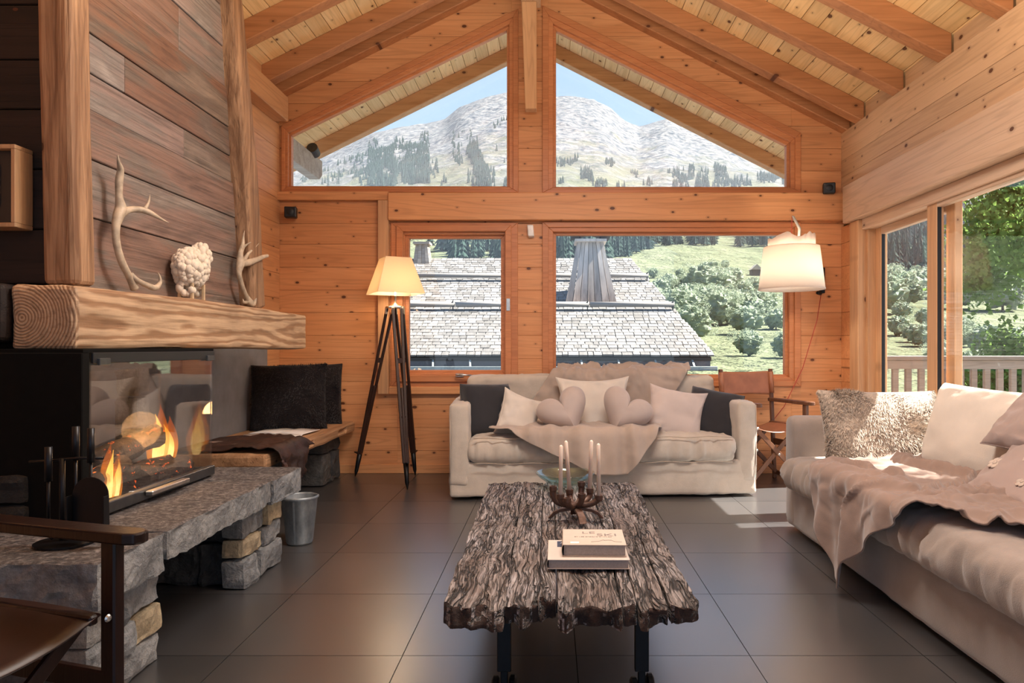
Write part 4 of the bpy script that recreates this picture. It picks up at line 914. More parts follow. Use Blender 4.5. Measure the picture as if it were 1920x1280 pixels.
for ang, L in ((175, .115), (5, .115), (-75, .10), (95, .08)):
    d = Vector((math.cos(math.radians(ang)), math.sin(math.radians(ang)), 0)); n_ = d.cross(Vector((0, 0, 1))); P = []
    prof = [(0, .050), (.25, .046), (.55, .040), (.8, .028), (.95, .008), (1.0, .002)]
    vs = []
    for r_, z in prof:
        for sx_, sz in ((-1, 0), (1, 0), (1, 1), (-1, 1)): vs.append(Vector((CB.x, CB.y, CB.z))+d*(L*r_-(.006 if sz == 0 and r_ > .7 else 0))+n_*.015*sx_+Vector((0, 0, max(0, z-(.011 if sz == 0 else 0)))))
    fs = [(i*4+j, i*4+(j+1) % 4, (i+1)*4+(j+1) % 4, (i+1)*4+j) for i in range(len(prof)-1) for j in range(4)]+[(0, 1, 2, 3), tuple(len(vs)-4+k for k in (0, 1, 2, 3))]
    MB().add(vs, fs).build('foot', M['rust'], ca, bevel=.0015)
MB().sphere((hub.x, hub.y, hub.z-.004), .018, 12, 8, (1, 1, .7)).build('hub', M['rust'], ca, smooth=True)
tops = {1: (1052, 834), 2: (1061, 826), 6: (1109, 825), 7: (1122, 831)}
cl = {1: 'ivory candle standing furthest forward at the left of the candelabrum', 2: 'ivory candle leaning slightly in the rear left cup', 6: 'ivory candle in the rear right cup, slightly tilted', 7: 'ivory candle in the outer right front cup of the candelabrum'}
for k, (x, y) in tops.items():
    b_ = cp[k]; a_ = px(x, y, b_.y)
    m = MB().tube([b_-Vector((0, 0, .009)), b_.lerp(a_, .97), a_], [.0090, .0078, .0035], 14); o = m.build('taper_candle', M['candle'], smooth=True); tag(o, cl[k], 'candle', 'candles in the candelabrum')
gb = pxZ(1060, 909, ZT)
M['dishglass'] = glass_mat('green_glass', .12, (.80, .92, .90))
di = MB().lathe([(.001, .004), (.06, .004), (.09, .012), (.135, .045), (.150, .062), (.152, .066), (.148, .066), (.132, .050), (.088, .018), (.06, .010), (.001, .010)], gb, 48).build('glass_dish', M['dishglass'], smooth=True)
tag(di, 'wide shallow greenish glass dish at the far end of the coffee table', 'dish')

# ------------------------------------------------------------------ tripod floor lamp
M['dwood'] = wood('ebonised_tripod_wood', (.025, .011, .008), (.05, .022, .015), 'z', 0, .35, 20, tone=.03)
M['brass'] = plain('pale_brass', (.62, .50, .36), .3, 1, .05)
def shade_mat(name, c, glow):
    g = G(name); n = g.noise(g.coords((1, 1, 1)), 300, 2); g.col(c); g.set(Roughness=.9); tl = g.n('BsdfTranslucent'); tl.inputs[0].default_value = (*c, 1)
    mx = g.n('MixShader'); mx.inputs[0].default_value = .55; g.l(g.b, 0, mx, 1); g.l(tl, 0, mx, 2); g.l(mx, 0, g.out, 0); g.bump(n.outputs[0], .1, .002); return g.m
M['shade1'] = shade_mat('cream_lamp_shade', (.88, .76, .58), 0); M['shade2'] = shade_mat('white_lamp_shade', (.92, .84, .76), 0)
LC = Vector(((741-CX)/FP*5.52, 5.52, 0)); hz = px(0, 575, 5.52).z
lamp = thing('floor_lamp', 'surveyor tripod floor lamp with square tapered cream shade by the small window', 'floor lamp', LC)
HD = Vector((LC.x, LC.y, hz))
MB().prism([HD+Vector((.075*math.cos(a), .075*math.sin(a), -.012)) for a in [math.radians(60*k+10+(12 if k % 2 else -12)) for k in range(6)]], (0, 0, .016)).build('tripod_head', M['brass'], lamp, bevel=.003)
MB().lathe([(.036, 0), (.030, .010), (.012, .020), (.008, .034), (.008, .075), (.012, .078), (.012, .085), (.006, .09), (.006, .17), (.001, .17)], HD+Vector((0, 0, .004)), 18).build('lamp_stem', M['brass'], lamp, smooth=True)
feet = [(-1.615, 5.74), (-1.075, 5.215), (-1.13, 5.80)]
for fx, fy in feet:
    ft = Vector((fx, fy, 0)); d = Vector((fx-LC.x, fy-LC.y, 0)).normalized(); n_ = Vector((-d.y, d.x, 0)); top_ = HD+d*.055+Vector((0, 0, -.012)); kn = top_.lerp(ft, .86)
    for s_ in (-1, 1):
        MB().bar(top_+n_*.034*s_, kn+n_*.014*s_, .016, .022, n_).build('leg_bar', M['dwood'], lamp, bevel=.002)
        MB().bar(top_+n_*.034*s_+Vector((0, 0, .012)), top_+n_*.034*s_-Vector((0, 0, .045))+d*.008, .012, .026, n_).build('brass_hinge', M['brass'], lamp, bevel=.002)
    MB().bar(top_.lerp(ft, .45), kn, .022, .016, n_).build('inner_leg', M['dwood'], lamp, bevel=.002)
    for q in (.3, .62): c = top_.lerp(ft, q); MB().bar(c-Vector((0, 0, .02)), c+Vector((0, 0, .02)), .05*(1-q*.4), .014, d).build('leg_block', M['dwood'], lamp, bevel=.002)
    MB().tube([kn, kn.lerp(ft, .75), ft], [.021, .015, .003], 10).build('foot_spike', M['iron'], lamp, smooth=True)
    MB().bar(kn-d*-.01, kn+d*.055+Vector((0, 0, .012)), .02, .008).build('foot_step', M['iron'], lamp)
zb_, zt_ = px(0, 551, 5.52).z, px(0, 484, 5.52).z
def sqshade(rb, rt, z0, z1, rot):
    m = MB(); vs = []
    for z, r_ in ((z0, rb), (z1, rt)):
        for k in range(4): a = math.radians(90*k+rot); vs.append((LC.x+r_*math.cos(a), LC.y+r_*math.sin(a), z))
    return m.add(vs, [(0, 1, 5, 4), (1, 2, 6, 5), (2, 3, 7, 6), (3, 0, 4, 7)])
sqshade(.262, .142, zb_, zt_, -107).build('lamp_shade', M['shade1'], lamp, solid=.003)
MB().sphere((LC.x, LC.y, zb_+.09), .026, 12, 8).build('bulb', M['whitep'], lamp, smooth=True)
def bulb(name, loc, e, c, r=.03):
    l = bpy.data.lights.new(name, 'POINT'); l.energy = e; l.color = c; l.shadow_soft_size = r; o = bpy.data.objects.new(name, l); COL.objects.link(o); o.location = loc
bulb('floor_lamp_bulb', (LC.x, LC.y-.0, zb_+.03), 7, (1, .76, .52), .04)

# ------------------------------------------------------------------ wall lamp by the corner
YL = 5.42; wc = px(1484, 505, YL)
wl = thing('wall_lamp', 'swing-arm wall lamp with big white drum shade and a torn mountain-shaped rim', 'wall lamp', (wc.x, YL, wc.z))
r0, r1 = 59.5/FP*YL, 50/FP*YL; z0, z1 = px(0, 543, YL).z, px(0, 463, YL).z
MB().lathe([(r0, z0), (r1, z1)], (wc.x, YL, 0), 48).build('lamp_shade', M['shade2'], wl, smooth=True, solid=.002)
MB().lathe([(r0+.001, z0), (r0+.002, z0+.008)], (wc.x, YL, 0), 48).build('rim_tape', M['shade2'], wl, smooth=True, solid=.003)
n = 96; vs = []; rg = np.random.default_rng(3); hh = .075+.035*fbm(N3(np.arange(n)/9.0, 0, 0), 3, 4)+.012*fbm(N3(np.arange(n)/2.5, 0, 5), 2, 4)
for k in range(n):
    a = 2*PI*k/n; rr_ = .176
    vs += [(wc.x+rr_*math.cos(a), YL+rr_*math.sin(a), z1-.03), (wc.x+rr_*math.cos(a), YL+rr_*math.sin(a), z1+hh[k]*1.0)]
MB().add(vs, [(2*k, 2*((k+1) % n), 2*((k+1) % n)+1, 2*k+1) for k in range(n)]).build('cutout_rim', M['shade2'], wl, smooth=True, solid=.002)
for a in (60, 180, 300):
    a = math.radians(a); MB().tube([(wc.x, YL, z1-.01), (wc.x+r1*math.cos(a), YL+r1*math.sin(a), z1-.004)], .002, 6).build('spider_wire', M['iron'], wl)
tip = px(1485, 405, YL); wp = px(1541, 524, WB-.03)
M['greyrod'] = plain('pale_grey_rod', (.42, .38, .31), .4, .3, .05); M['red'] = plain('red_cord', (.45, .05, .03), .6, 0, .05)
rdm = Vector((wc.x+.13, YL+.22, z1-.02))
MB().tube([wp, rdm, px(1499, 428, YL), tip+Vector((.01, 0, -.005)), tip], [.013, .012, .012, .010, .006], 10).build('rod', M['greyrod'], wl, smooth=True)
MB().box(wp.x-.012, wp.x+.02, WB-.05, WB-.001, wp.z-.115, wp.z+.10).build('wall_bracket', M['iron'], wl, bevel=.003)
MB().tube([(wp.x-.02, WB-.05, wp.z-.12), (wp.x-.06, WB-.09, wp.z-.115)], .014, 10).build('bracket_knob', M['iron'], wl, smooth=True)
MB().tube([tip, tip+Vector((-.004, 0, -.15)), (wc.x-.01, YL, z1-.06)], .0028, 6).build('cord', M['red'], wl)
MB().tube([(wc.x-.01, YL, z1-.05), (wc.x-.01, YL, z1-.12)], .018, 12).build('socket', M['white'], wl, smooth=True)
a0 = px(1540, 548, WB-.04)
cpts = [a0, px(1532, 600, WB-.06), px(1505, 690, WB-.05), px(1470, 762, WB-.02), px(1440, 800, WB-.02), px(1424, 822, WB-.02), px(1405, 860, WB-.03)]
MB().tube(cpts, .0032, 6).build('cord', M['red'], wl, smooth=True)
bulb('wall_lamp_bulb', (wc.x, YL, (z0+z1)/2+.02), 9, (1, .86, .70), .04)

# ------------------------------------------------------------------ little speakers and the sensor on the back wall
def speaker(label, c, rot, name='wall_speaker'):
    t = thing(name, label, 'speaker', c, rot, 'little black speakers')
    MB().box(-.048, .048, -.075, .0, -.045, .045).build('cabinet', M['black'], t, world=False, bevel=.008, seg=2)
    MB().lathe([(.001, 0), (.028, .001), (.032, -.003)], (0, -.0755, 0), 20, Matrix.Rotation(PI/2, 4, 'X')).build('driver', M['rubber'], t, world=False, smooth=True)
    MB().tube([(0, -.02, 0), (0, .038, 0)], .012, 8).build('wall_arm', M['iron'], t, world=False); return t
speaker('small black speaker on the left panel of the window wall', px(547, 400, WB-.05), math.radians(10))
speaker('small black speaker on the beam end in the right corner', px(1553, 355.5, WB-.05), math.radians(-14))
sn = px(995, 433, WB-.03)
o = MB().prism([(sn.x-.030, WB-.002, sn.z+.055), (sn.x-.030, WB-.05, sn.z+.05), (sn.x-.022, WB-.055, sn.z-.045), (sn.x-.022, WB-.002, sn.z-.055)], (.052, 0, 0)).build('motion_sensor', M['white'], bevel=.008, seg=2)
tag(o, 'small white motion sensor under the beam between the two lower windows', 'sensor')

# ------------------------------------------------------------------ things on the mantel
ZM = 1.3045
M['antler'] = plain('bleached_antler', (.44, .34, .24), .55, 0, .35, .4, 22)
def smooth_path(pts, k=6):
    P = []
    for i in range(len(pts)-1):
        a0, a1, a2, a3 = pts[max(i-1, 0)], pts[i], pts[i+1], pts[min(i+2, len(pts)-1)]
        for j in range(k): f_ = j/k; P.append(tuple(.5*((2*a1[q])+(a2[q]-a0[q])*f_+(2*a0[q]-5*a1[q]+4*a2[q]-a3[q])*f_**2+(3*a1[q]-a0[q]-3*a2[q]+a3[q])*f_**3) for q in range(len(a1))))
    P.append(tuple(pts[-1])); return P
def antler(label, branches, X):
    """branches: lists of (px, py, dx, radius): a point of the upright plane at X+dx"""
    t0 = pxX(branches[0][0][0], branches[0][0][1], X); t = thing('antler', label, 'antler', (t0.x, t0.y, ZM), 0, 'antlers on the mantel beam')
    for i, br in enumerate(branches):
        pts = []
        for x, y, dx, r_ in br: p = pxX(x, y, X+dx); pts.append((p.x, p.y, p.z, r_))
        P = smooth_path(pts); MB().tube([p[:3] for p in P], [p[3] for p in P], 10).build('main_beam' if i == 0 else 'tine', M['antler'], t, smooth=True)
    return t
def zz_(i, j): return (180+i/3.879, 270+j/3.879)
def br(*l): return [(*zz_(a, b), dx, r_*.78) for a, b, dx, r_ in l]
antler('tall bleached antler standing near the left hewn post on the mantel beam', [
 br((282, 1050, 0, .024), (240, 960, 0, .019), (185, 850, 0, .020), (150, 720, 0, .019), (145, 600, 0, .021), (160, 530, 0, .028), (180, 470, 0, .030), (168, 380, 0, .019), (168, 270, 0, .020), (178, 190, .01, .017), (165, 130, .02, .009), (158, 78, .02, .002)),
 br((175, 510, 0, .026), (230, 480, .01, .019), (310, 475, .03, .017), (370, 490, .05, .017), (430, 520, .07, .012), (480, 548, .08, .007), (528, 572, .09, .002)),
 br((355, 470, .045, .011), (375, 440, .05, .008), (388, 400, .05, .005), (392, 366, .05, .001)),
 br((250, 945, 0, .015), (300, 990, .02, .014), (370, 1025, .03, .015), (430, 1045, .04, .017), (465, 1010, .04, .011), (465, 970, .04, .007), (452, 935, .04, .002))], -1.80)
antler('small white antler with four tines at the far end of the mantel beam', [
 br((1120, 1155, 0, .030), (1090, 1100, 0, .018), (1060, 1020, 0, .017), (1040, 940, 0, .019), (1050, 870, 0, .030), (1050, 800, 0, .020), (1068, 730, 0, .014), (1072, 680, 0, .008), (1080, 630, 0, .002)),
 br((1055, 870, 0, .026), (1110, 860, .02, .026), (1170, 840, .03, .020), (1215, 820, .04, .016), (1248, 812, .05, .013)),
 br((1075, 850, 0, .018), (1105, 800, .01, .012), (1140, 765, .02, .008), (1185, 722, .03, .002)),
 br((1055, 790, 0, .015), (1075, 750, .0, .010), (1100, 728, .01, .006), (1130, 712, .02, .002)),
 br((1100, 1140, 0, .018), (1140, 1165, .01, .020), (1160, 1130, .02, .010), (1165, 1105, .02, .002)), br((1095, 1150, 0, .014), (1075, 1150, 0, .010), (1068, 1125, 0, .002))], -1.80)
M['wool'] = fabric('cream_wool', (.72, .60, .47), bump=.4, big=30)
M['wpeg'] = plain('pale_wooden_leg', (.55, .38, .22), .6)
ys = 3.47; sh = thing('sheep_figurine', 'woolly cream sheep figurine with wooden legs on the mantel beam', 'figurine', (-1.79, ys, ZM))
m = MB().sphere((-1.79, ys-.01, ZM+.158), .1, 16, 12, (.66, .98, .86)); m.sphere((-1.775, ys+.075, ZM+.235), .045, 12, 8, (.8, .9, 1.1))
m.build('body', M['wool'], sh, smooth=True)
m = MB(); rg = random.Random(5)
for k in range(330):
    if k < 250: c = Vector((-1.79, ys-.01, ZM+.158)); sc_ = Vector((.066, .098, .088))
    elif k < 300: c = Vector((-1.775, ys+.06, ZM+.225)); sc_ = Vector((.036, .045, .05))
    else: c = Vector((-1.79, ys+(-.055 if k % 2 else .055), ZM+.075)); sc_ = Vector((.04, .022, .05))
    d = Vector((rg.gauss(0, 1), rg.gauss(0, 1), rg.gauss(0, 1))).normalized(); p = c+Vector((d.x*sc_.x, d.y*sc_.y, d.z*sc_.z))
    m.sphere(p, rg.uniform(.012, .020), 7, 5, (rg.uniform(.8, 1.2), rg.uniform(.8, 1.2), rg.uniform(.9, 1.4)))
o = m.build('fleece', M['wool'], sh, smooth=True); o['kind'] = 'stuff'
for dx, dy in ((.03, -.055), (-.03, -.06), (.03, .055), (-.03, .06)): MB().bar((-1.79+dx, ys+dy, ZM), (-1.79+dx, ys+dy, ZM+.08), .014, .014).build('leg', M['wpeg'], sh, bevel=.002)

# picture frame at the left edge, hanging on the chimney flank
fx = 2.62; a_, b_ = px(28, 270, fx-.05), px(28, 425, fx-.05); pf = thing('picture_frame', 'pale wooden picture frame with black mount at the left edge of the view', 'picture', ((a_.x-.2), fx, b_.z))
X1, X0, Z1, Z0 = a_.x, a_.x-.42, a_.z, b_.z
M['fwood'] = wood('pale_frame_wood', (.42, .24, .12), (.54, .33, .18), 'z', 0, .5, 18, tone=.03)
for q in ((X0, X1, Z1-.016, Z1), (X0, X1, Z0, Z0+.016), (X0, X0+.016, Z0+.016, Z1-.016), (X1-.016, X1, Z0+.016, Z1-.016)):
    MB().box(q[0], q[1], fx-.05, fx+.04, q[2], q[3]).build('frame_side', M['fwood'], pf, bevel=.002)
MB().box(X0+.016, X1-.016, fx-.02, fx+.035, Z0+.016, Z1-.016).build('black_mount', M['black'], pf)
g = G('photo_print'); n = g.noise(g.coords((1, 1, 1)), 14, 5, .7); g.col(g.ramp(n, [(.46, (.02, .02, .025)), (.54, (.45, .42, .38))]).outputs[0]); g.set(Roughness=.5)
xr = px(8, 0, fx).x; MB().box(X0+.08, xr, fx-.024, fx-.0205, px(0, 390, fx).z, px(0, 310, fx).z).build('print', g.m, pf)

# ------------------------------------------------------------------ fire tools on the hearth
M['toolm'] = plain('black_tool_steel', (.009, .009, .011), .38, .5)
tx, ty, tz = -1.505, 2.16, .4625
ft = thing('fire_tool_stand', 'black fire tool stand with round base on the hearth slab', 'tool stand', (tx, ty, tz))
MB().lathe([(.001, 0), (.085, 0), (.085, .006), (.02, .011), (.001, .011)], (tx, ty, tz), 32).build('base_plate', M['toolm'], ft)
MB().tube([(tx-.012, ty, tz+.008), (tx-.012, ty, tz+.262)], .008, 10).build('pole', M['toolm'], ft, smooth=True)
q = MB().tube([(tx-.11, ty-.005, tz+.252), (tx-.05, ty, tz+.254), (tx+.03, ty+.004, tz+.262), (tx+.115, ty+.0, tz+.262)], .0045, 8); q.build('hook_bar', M['toolm'], ft, smooth=True)
def tool(name, label, x, y, ztop, head):
    t = thing(name, label, 'fire tool', (x, y, tz), 0, 'fire tools hanging on the stand')
    MB().tube([(x, y, ztop-.105), (x, y, ztop)], .0105, 12).build('grip', M['toolm'], t, smooth=True)
    MB().tube([(x, y, tz+.06), (x, y, ztop-.10)], .0045, 8).build('rod', M['toolm'], t, smooth=True); head(t)
def brush(t):
    MB().lathe([(.004, .09), (.022, .07), (.026, .045), (.026, .04), (.001, .04)], (tx+.022, ty+.012, tz), 16).build('brush_head', M['toolm'], t, smooth=True)
    rg = random.Random(2); m = MB()
    for _ in range(160): a = rg.uniform(0, 6.28); r_ = .024*math.sqrt(rg.random()); p = Vector((tx+.022+r_*math.cos(a), ty+.012+r_*math.sin(a), tz+.044)); m.add([p, p+Vector((.002, 0, 0)), p+Vector((r_*.3*math.cos(a), r_*.3*math.sin(a), -.040))], [(0, 1, 2)])
    o = m.build('bristles', M['black'], t); o['kind'] = 'stuff'
def shovel(t):
    x, y, zt = tx+.098, ty-.03, tz+.205; m = MB(); fr, bk = [], []
    for i in range(15):
        a = PI*i/14; fr.append((x-.055*math.cos(a), zt-.05+.055*math.sin(a)))
    fr += [(x+.058, zt-.18), (x-.058, zt-.18)]
    m.prism([(a, y, b) for a, b in fr], (0, -.004, 0)); m.box(x-.058, x-.054, y-.03, y-.004, zt-.18, zt-.05); m.box(x+.054, x+.058, y-.03, y-.004, zt-.18, zt-.05); m.build('shovel_blade', M['toolm'], t, bevel=.001)
def hook(t): MB().tube([(tx-.04, ty-.02, tz+.07), (tx-.045, ty-.02, tz+.03), (tx-.03, ty-.02, tz+.018), (tx-.012, ty-.02, tz+.03)], [.0045, .0045, .004, .001], 8).build('poker_hook', M['toolm'], t, smooth=True)
tool('hearth_brush', 'black hearth brush hanging in the middle of the tool stand', tx+.022, ty+.012, px(0, 800, ty).z, brush)
tool('ash_shovel', 'black ash shovel with rounded blade hanging at the right of the tool stand', tx+.092, ty-.022, px(0, 801, ty).z, shovel)
tool('fire_poker', 'thin black poker hanging at the left of the tool stand', tx-.04, ty-.02, tz+.30, hook)

# zinc bucket beside the hearth
g = G('zinc'); n = g.noise(g.coords((1, 1, .5)), 14, 6, .7); g.col(g.ramp(n, [(.3, (.14, .16, .18)), (.55, (.26, .29, .31)), (.75, (.42, .45, .46))]).outputs[0]); g.set(Roughness=.5, Metallic=.6); g.bump(n.outputs[0], .2, .003); M['zinc'] = g.m
bc = Vector((-1.372, 3.80, 0)); bt = thing('zinc_bucket', 'tapered galvanised zinc bucket standing behind the stone hearth', 'bucket', bc)
MB().lathe([(.001, .008), (.062, .008), (.065, .002), (.070, .012), (.094, .25), (.098, .252), (.098, .258), (.092, .258), (.089, .25), (.066, .02), (.001, .018)], bc, 40).build('shell', M['zinc'], bt, smooth=True)
MB().lathe([(.096, .244), (.101, .250), (.101, .256), (.096, .261)], bc, 40).build('rolled_rim', M['zinc'], bt, smooth=True)
MB().bar(bc+Vector((-.0, -.070, .012)), bc+Vector((-.0, -.0955, .247)), .008, .003).build('seam', M['zinc'], bt)
# things on the bench
ZB = .452
M['hide'] = None
g = G('brown_hide'); n = g.noise(g.coords((1, 1, 1), False), 5, 3, .5); n2 = g.noise(g.coords((30, 90, 90), False), 1, 4); c = g.ramp(n, [(.42, (.022, .008, .005)), (.64, (.055, .02, .011)), (.70, (.42, .32, .26))])
c = g.mix(c.outputs[0], g.ramp(n2, [(.3, (.5, .5, .5)), (.6, (1.2, 1.2, 1.2))]).outputs[0], .8, 'MULTIPLY'); g.col(c); g.set(Roughness=.6); g.bump(n2.outputs[0], .5, .006)
def hb(T_, V): S_ = V*(.72+.10*np.sin(T_*5)); return 4.05+(.62+.06*np.sin(S_*9))*T_, S_
def hfold(Pp, Ss, T_, V): return .010+.028*np.clip(ridges(Pp, Ss, 81, 3, 4), 0, 1)*np.clip(V*2, 0, 1)+np.clip((Ss-.55)/.1, 0, 1)*.02*(1+ridges(Pp, Ss, 85, 9, 1))
h_ = drape([(-2.22, ZB), (-1.632, ZB), (-1.605, .25)], 1, hb, hfold, lambda p, a, b: np.stack([a, p, b], -1), 60, 60).build('hide_throw', g.m, None, smooth=True, solid=.006)
tag(h_, 'dark brown and white cowhide draped over the near end of the bench', 'hide')
for i, (x, y, r_, z, lb) in enumerate([(-1.93, 4.80, 12, 0, 'open magazine with blank pale pages lying nearest the hide on the bench'), (-1.93, 5.05, -6, .002, 'pale magazine lying further back on the bench beneath the black cushions')]):
    t = thing('magazine', lb, 'magazine', (x, y, ZB+z), math.radians(r_), 'magazines on the bench'); u = np.linspace(-1, 1, 21)
    for s_ in (-1, 1):
        P = np.array([[(.002*s_+s_*.20*a, b*.14, .002+.010*math.sin(PI*min(1, a*1.1+.02))*(1-a)) for b in (-1, 1)] for a in np.linspace(0, 1, 12)]); MB().grid(P).build('page_spread', M['whitep'], t, world=False, smooth=True, solid=.003)
M['blackfur'] = fabric('black_fur', (.010, .007, .008), bump=.4, big=30, sheen=.15); M['bhair'] = plain('black_fur_hair', (.012, .009, .010), .7, 0, .3)
G3 = 'black fur cushions on the bench'
t, A, fr = pillow('fur_cushion', 'black fur cushion in front on the bench, showing its full face', 'cushion', px(542, 744, 5.30), (.97, .22, .02), (-.05, .22, 1), .55, .50, .17, M['blackfur'], 31, G3, pinch=.04, pw_=.35); fur_on(fr, A, t, M['bhair'], 5000, .014, 7)
t, A, fr = pillow('fur_cushion', 'black fur cushion half hidden behind the front one against the window wall', 'cushion', px(582, 739, 5.66), (.97, .12, .02), (0, .16, 1), .50, .49, .13, M['blackfur'], 33, G3, pinch=.04, pw_=.35); fur_on(fr, A, t, M['bhair'], 3000, .014, 8)
# ------------------------------------------------------------------ balcony
bal = struct('floor_balcony')
M['deckw'] = wood('grey_deck_boards', (.24, .21, .175), (.34, .30, .26), 'x', .2, .8, tone=.12)
for k in range(30):
    y0 = 2.2+k*.146
    if y0 > 6.55: break
    MB().box(2.68, 5.6, y0, y0+.14, -.06, -.02).build('deck_board', M['deckw'], bal, bevel=.003)
rl = thing('balcony_railing', 'weathered grey wooden balcony railing with flat square balusters outside the sliding door', 'railing', (4.2, 6.6, 0))
MB().box(2.95, 5.62, 6.55, 6.67, .945, .985).build('handrail', M['deckw'], rl, bevel=.006)
MB().box(2.95, 5.6, 6.585, 6.635, .86, .944).build('top_rail', M['deckw'], rl, bevel=.004)
MB().box(2.95, 5.6, 6.585, 6.635, .10, .17).build('bottom_rail', M['deckw'], rl, bevel=.004)
for k in range(22): x = 2.99+k*.1244; MB().box(x, x+.055, 6.59, 6.63, .17, .86).build('baluster', M['deckw'], rl, bevel=.003)
MB().box(5.5, 5.6, 6.56, 6.66, -.02, 1.0).build('corner_post', M['deckw'], rl, bevel=.005)

# ------------------------------------------------------------------ neighbour's shingled roof
roof = thing('shingle_roof', "neighbouring chalet's broad grey wooden shingle roof seen below the lower windows", 'roof', (-1, 14, .9))
M['shingle'] = wood('silver_wooden_shingle', (.115, .108, .10), (.19, .18, .17), 'y', 0, .8, 20, tone=.28, bump=.5)
M['shingle_in'] = plain('roof_underlay', (.04, .035, .03), .9)
Y0, YR, PT = 12.0, 16.35, .5
zr = lambda Y: .905+PT*(Y-Y0)
xR = lambda Y: 2.80-(Y-Y0)*(.92/4.35)
cosr = 1/math.sqrt(1+PT*PT); exp_y = .1165; rowsN = int((YR-Y0)/exp_y)
sh_me = []
def shingle_mb(w_): return MB().box(0, w_, 0, .19, -.006, .008).v
rgs = random.Random(4); cells = []
for r_ in range(rowsN+1):
    y = Y0+r_*exp_y; x = -5.2-rgs.uniform(0, .1)
    while x < xR(y)-.03:
        w_ = rgs.choice((.10, .13, .15, .17, .19)); w_ = min(w_, xR(y)-x+.02); cells.append((y, x, w_)); x += w_
vis = sorted([c for c in cells if -2.62 < c[1]*12/c[0] or True], key=lambda c: (c[0], c[1]))
vis = [c for c in vis if (c[1]/c[0] > -.215 and c[1]/c[0] < -.06) or c[1]/c[0] > 0.0]
near = set(vis[:300]); mesh_by_w = {}; bulk = MB(); ang = math.atan(PT)
def shingle_place(y, x): return Matrix.Translation((x, y, zr(y)+.012+rgs.uniform(0, .006))) @ Matrix.Rotation(ang-.055, 4, 'X') @ Matrix.Rotation(rgs.uniform(-.02, .02), 4, 'Z')
for c in cells:
    y, x, w_ = c; A = shingle_place(y+rgs.uniform(-.008, .008), x)
    if c in near:
        kw = round(w_, 3)
        if kw not in mesh_by_w:
            o = MB().box(.007, kw-.007, 0, .20, -.014, .016).build('shingle', M['shingle'], roof); mesh_by_w[kw] = o.data
        else: o = bpy.data.objects.new('shingle', mesh_by_w[kw]); COL.objects.link(o); attach(o, roof)
        o.matrix_parent_inverse = MW[roof.name].inverted(); o.matrix_basis = A
    else: bulk.box(.007, w_-.007, 0, .20, -.014, .016, A)
g = G('silver_shingle_mass'); oi = g.n('NewGeometry'); r = g.ramp(oi, [(0, (.085, .078, .07)), (.5, (.135, .128, .12)), (1, (.20, .19, .18))], 'Random Per Island'); n = g.noise(g.coords((40, 6, 6), False), 1, 4); v = g.ramp(n, [(.3, (.65, .64, .63)), (.6, (1.1, 1.1, 1.1))])
g.col(g.mix(r.outputs[0], v.outputs[0], .8, 'MULTIPLY')); g.set(Roughness=.8); M['shingle_bulk'] = g.m
M['shingle'].node_tree  # single shingles vary by object
o = bulk.build('shingle_field', g.m, roof, recalc=True); o['kind'] = 'stuff'
MB().prism([(-5.3, Y0+.02, zr(Y0)-.02), (xR(Y0)-.03, Y0+.02, zr(Y0)-.02), (xR(YR)-.03, YR, zr(YR)-.03), (-5.3, YR, zr(YR)-.03)], (0, 0, -.06)).build('underlay', M['shingle_in'], roof)
MB().prism([(-5.3, YR, zr(YR)+.02), (xR(YR), YR, zr(YR)+.02), (xR(YR), YR+4, zr(YR)-2.0), (-5.3, YR+4, zr(YR)-2.0)], (0, 0, -.08)).build('rear_slope', M['shingle_bulk'], roof)
M['pole'] = wood('silver_snow_pole', (.20, .19, .175), (.30, .28, .26), 'x', 0, .8)
for yp, segs in ((px(0, 579, 1).y and 13.72, (-3.6, -1.9, -.6, .75, 2.43)), (15.15, (-3.6, -.95, .7, 2.12))):
    zc = zr(yp)+.14
    for a0, a1 in zip(segs, segs[1:]):
        MB().tube([(a0+.02, yp, zc), (a1-.0, yp, zc+.004)], .052, 10).build('snow_guard_pole', M['pole'], roof, smooth=True)
        MB().bar((a1-.03, yp, zc-.15), (a1-.03, yp-.04, zc+.07), .02, .03).build('pole_hook', M['iron'], roof)
M['zincg'] = plain('grey_green_gutter', (.30, .33, .31), .5, .3); M['dkgl'] = plain('dark_gutter_board', (.10, .11, .13), .5)  # second colour: dark blue-grey of the gutter bed and fascia
MB().box(-5.3, 2.85, Y0-.10, Y0-.07, .67, .735).build('gutter_lip', M['zincg'], roof, bevel=.004)
MB().box(-5.3, 2.85, Y0-.10, Y0+.05, .66, .675).build('gutter_bed', M['dkgl'], roof)
MB().box(-5.3, 2.76, Y0+.05, Y0+.08, .66, .86).build('fascia', M['dkgl'], roof)
for k in range(12): x = -4.6+k*.64; MB().bar((x, Y0+.04, .86), (x+.02, Y0-.09, .72), .03, .012).build('gutter_bracket', M['zincg'], roof)
MB().box(-5.3, 2.0, Y0+.3, Y0+.5, -4, .66).build('chalet_wall', M['rafter_out'], roof)
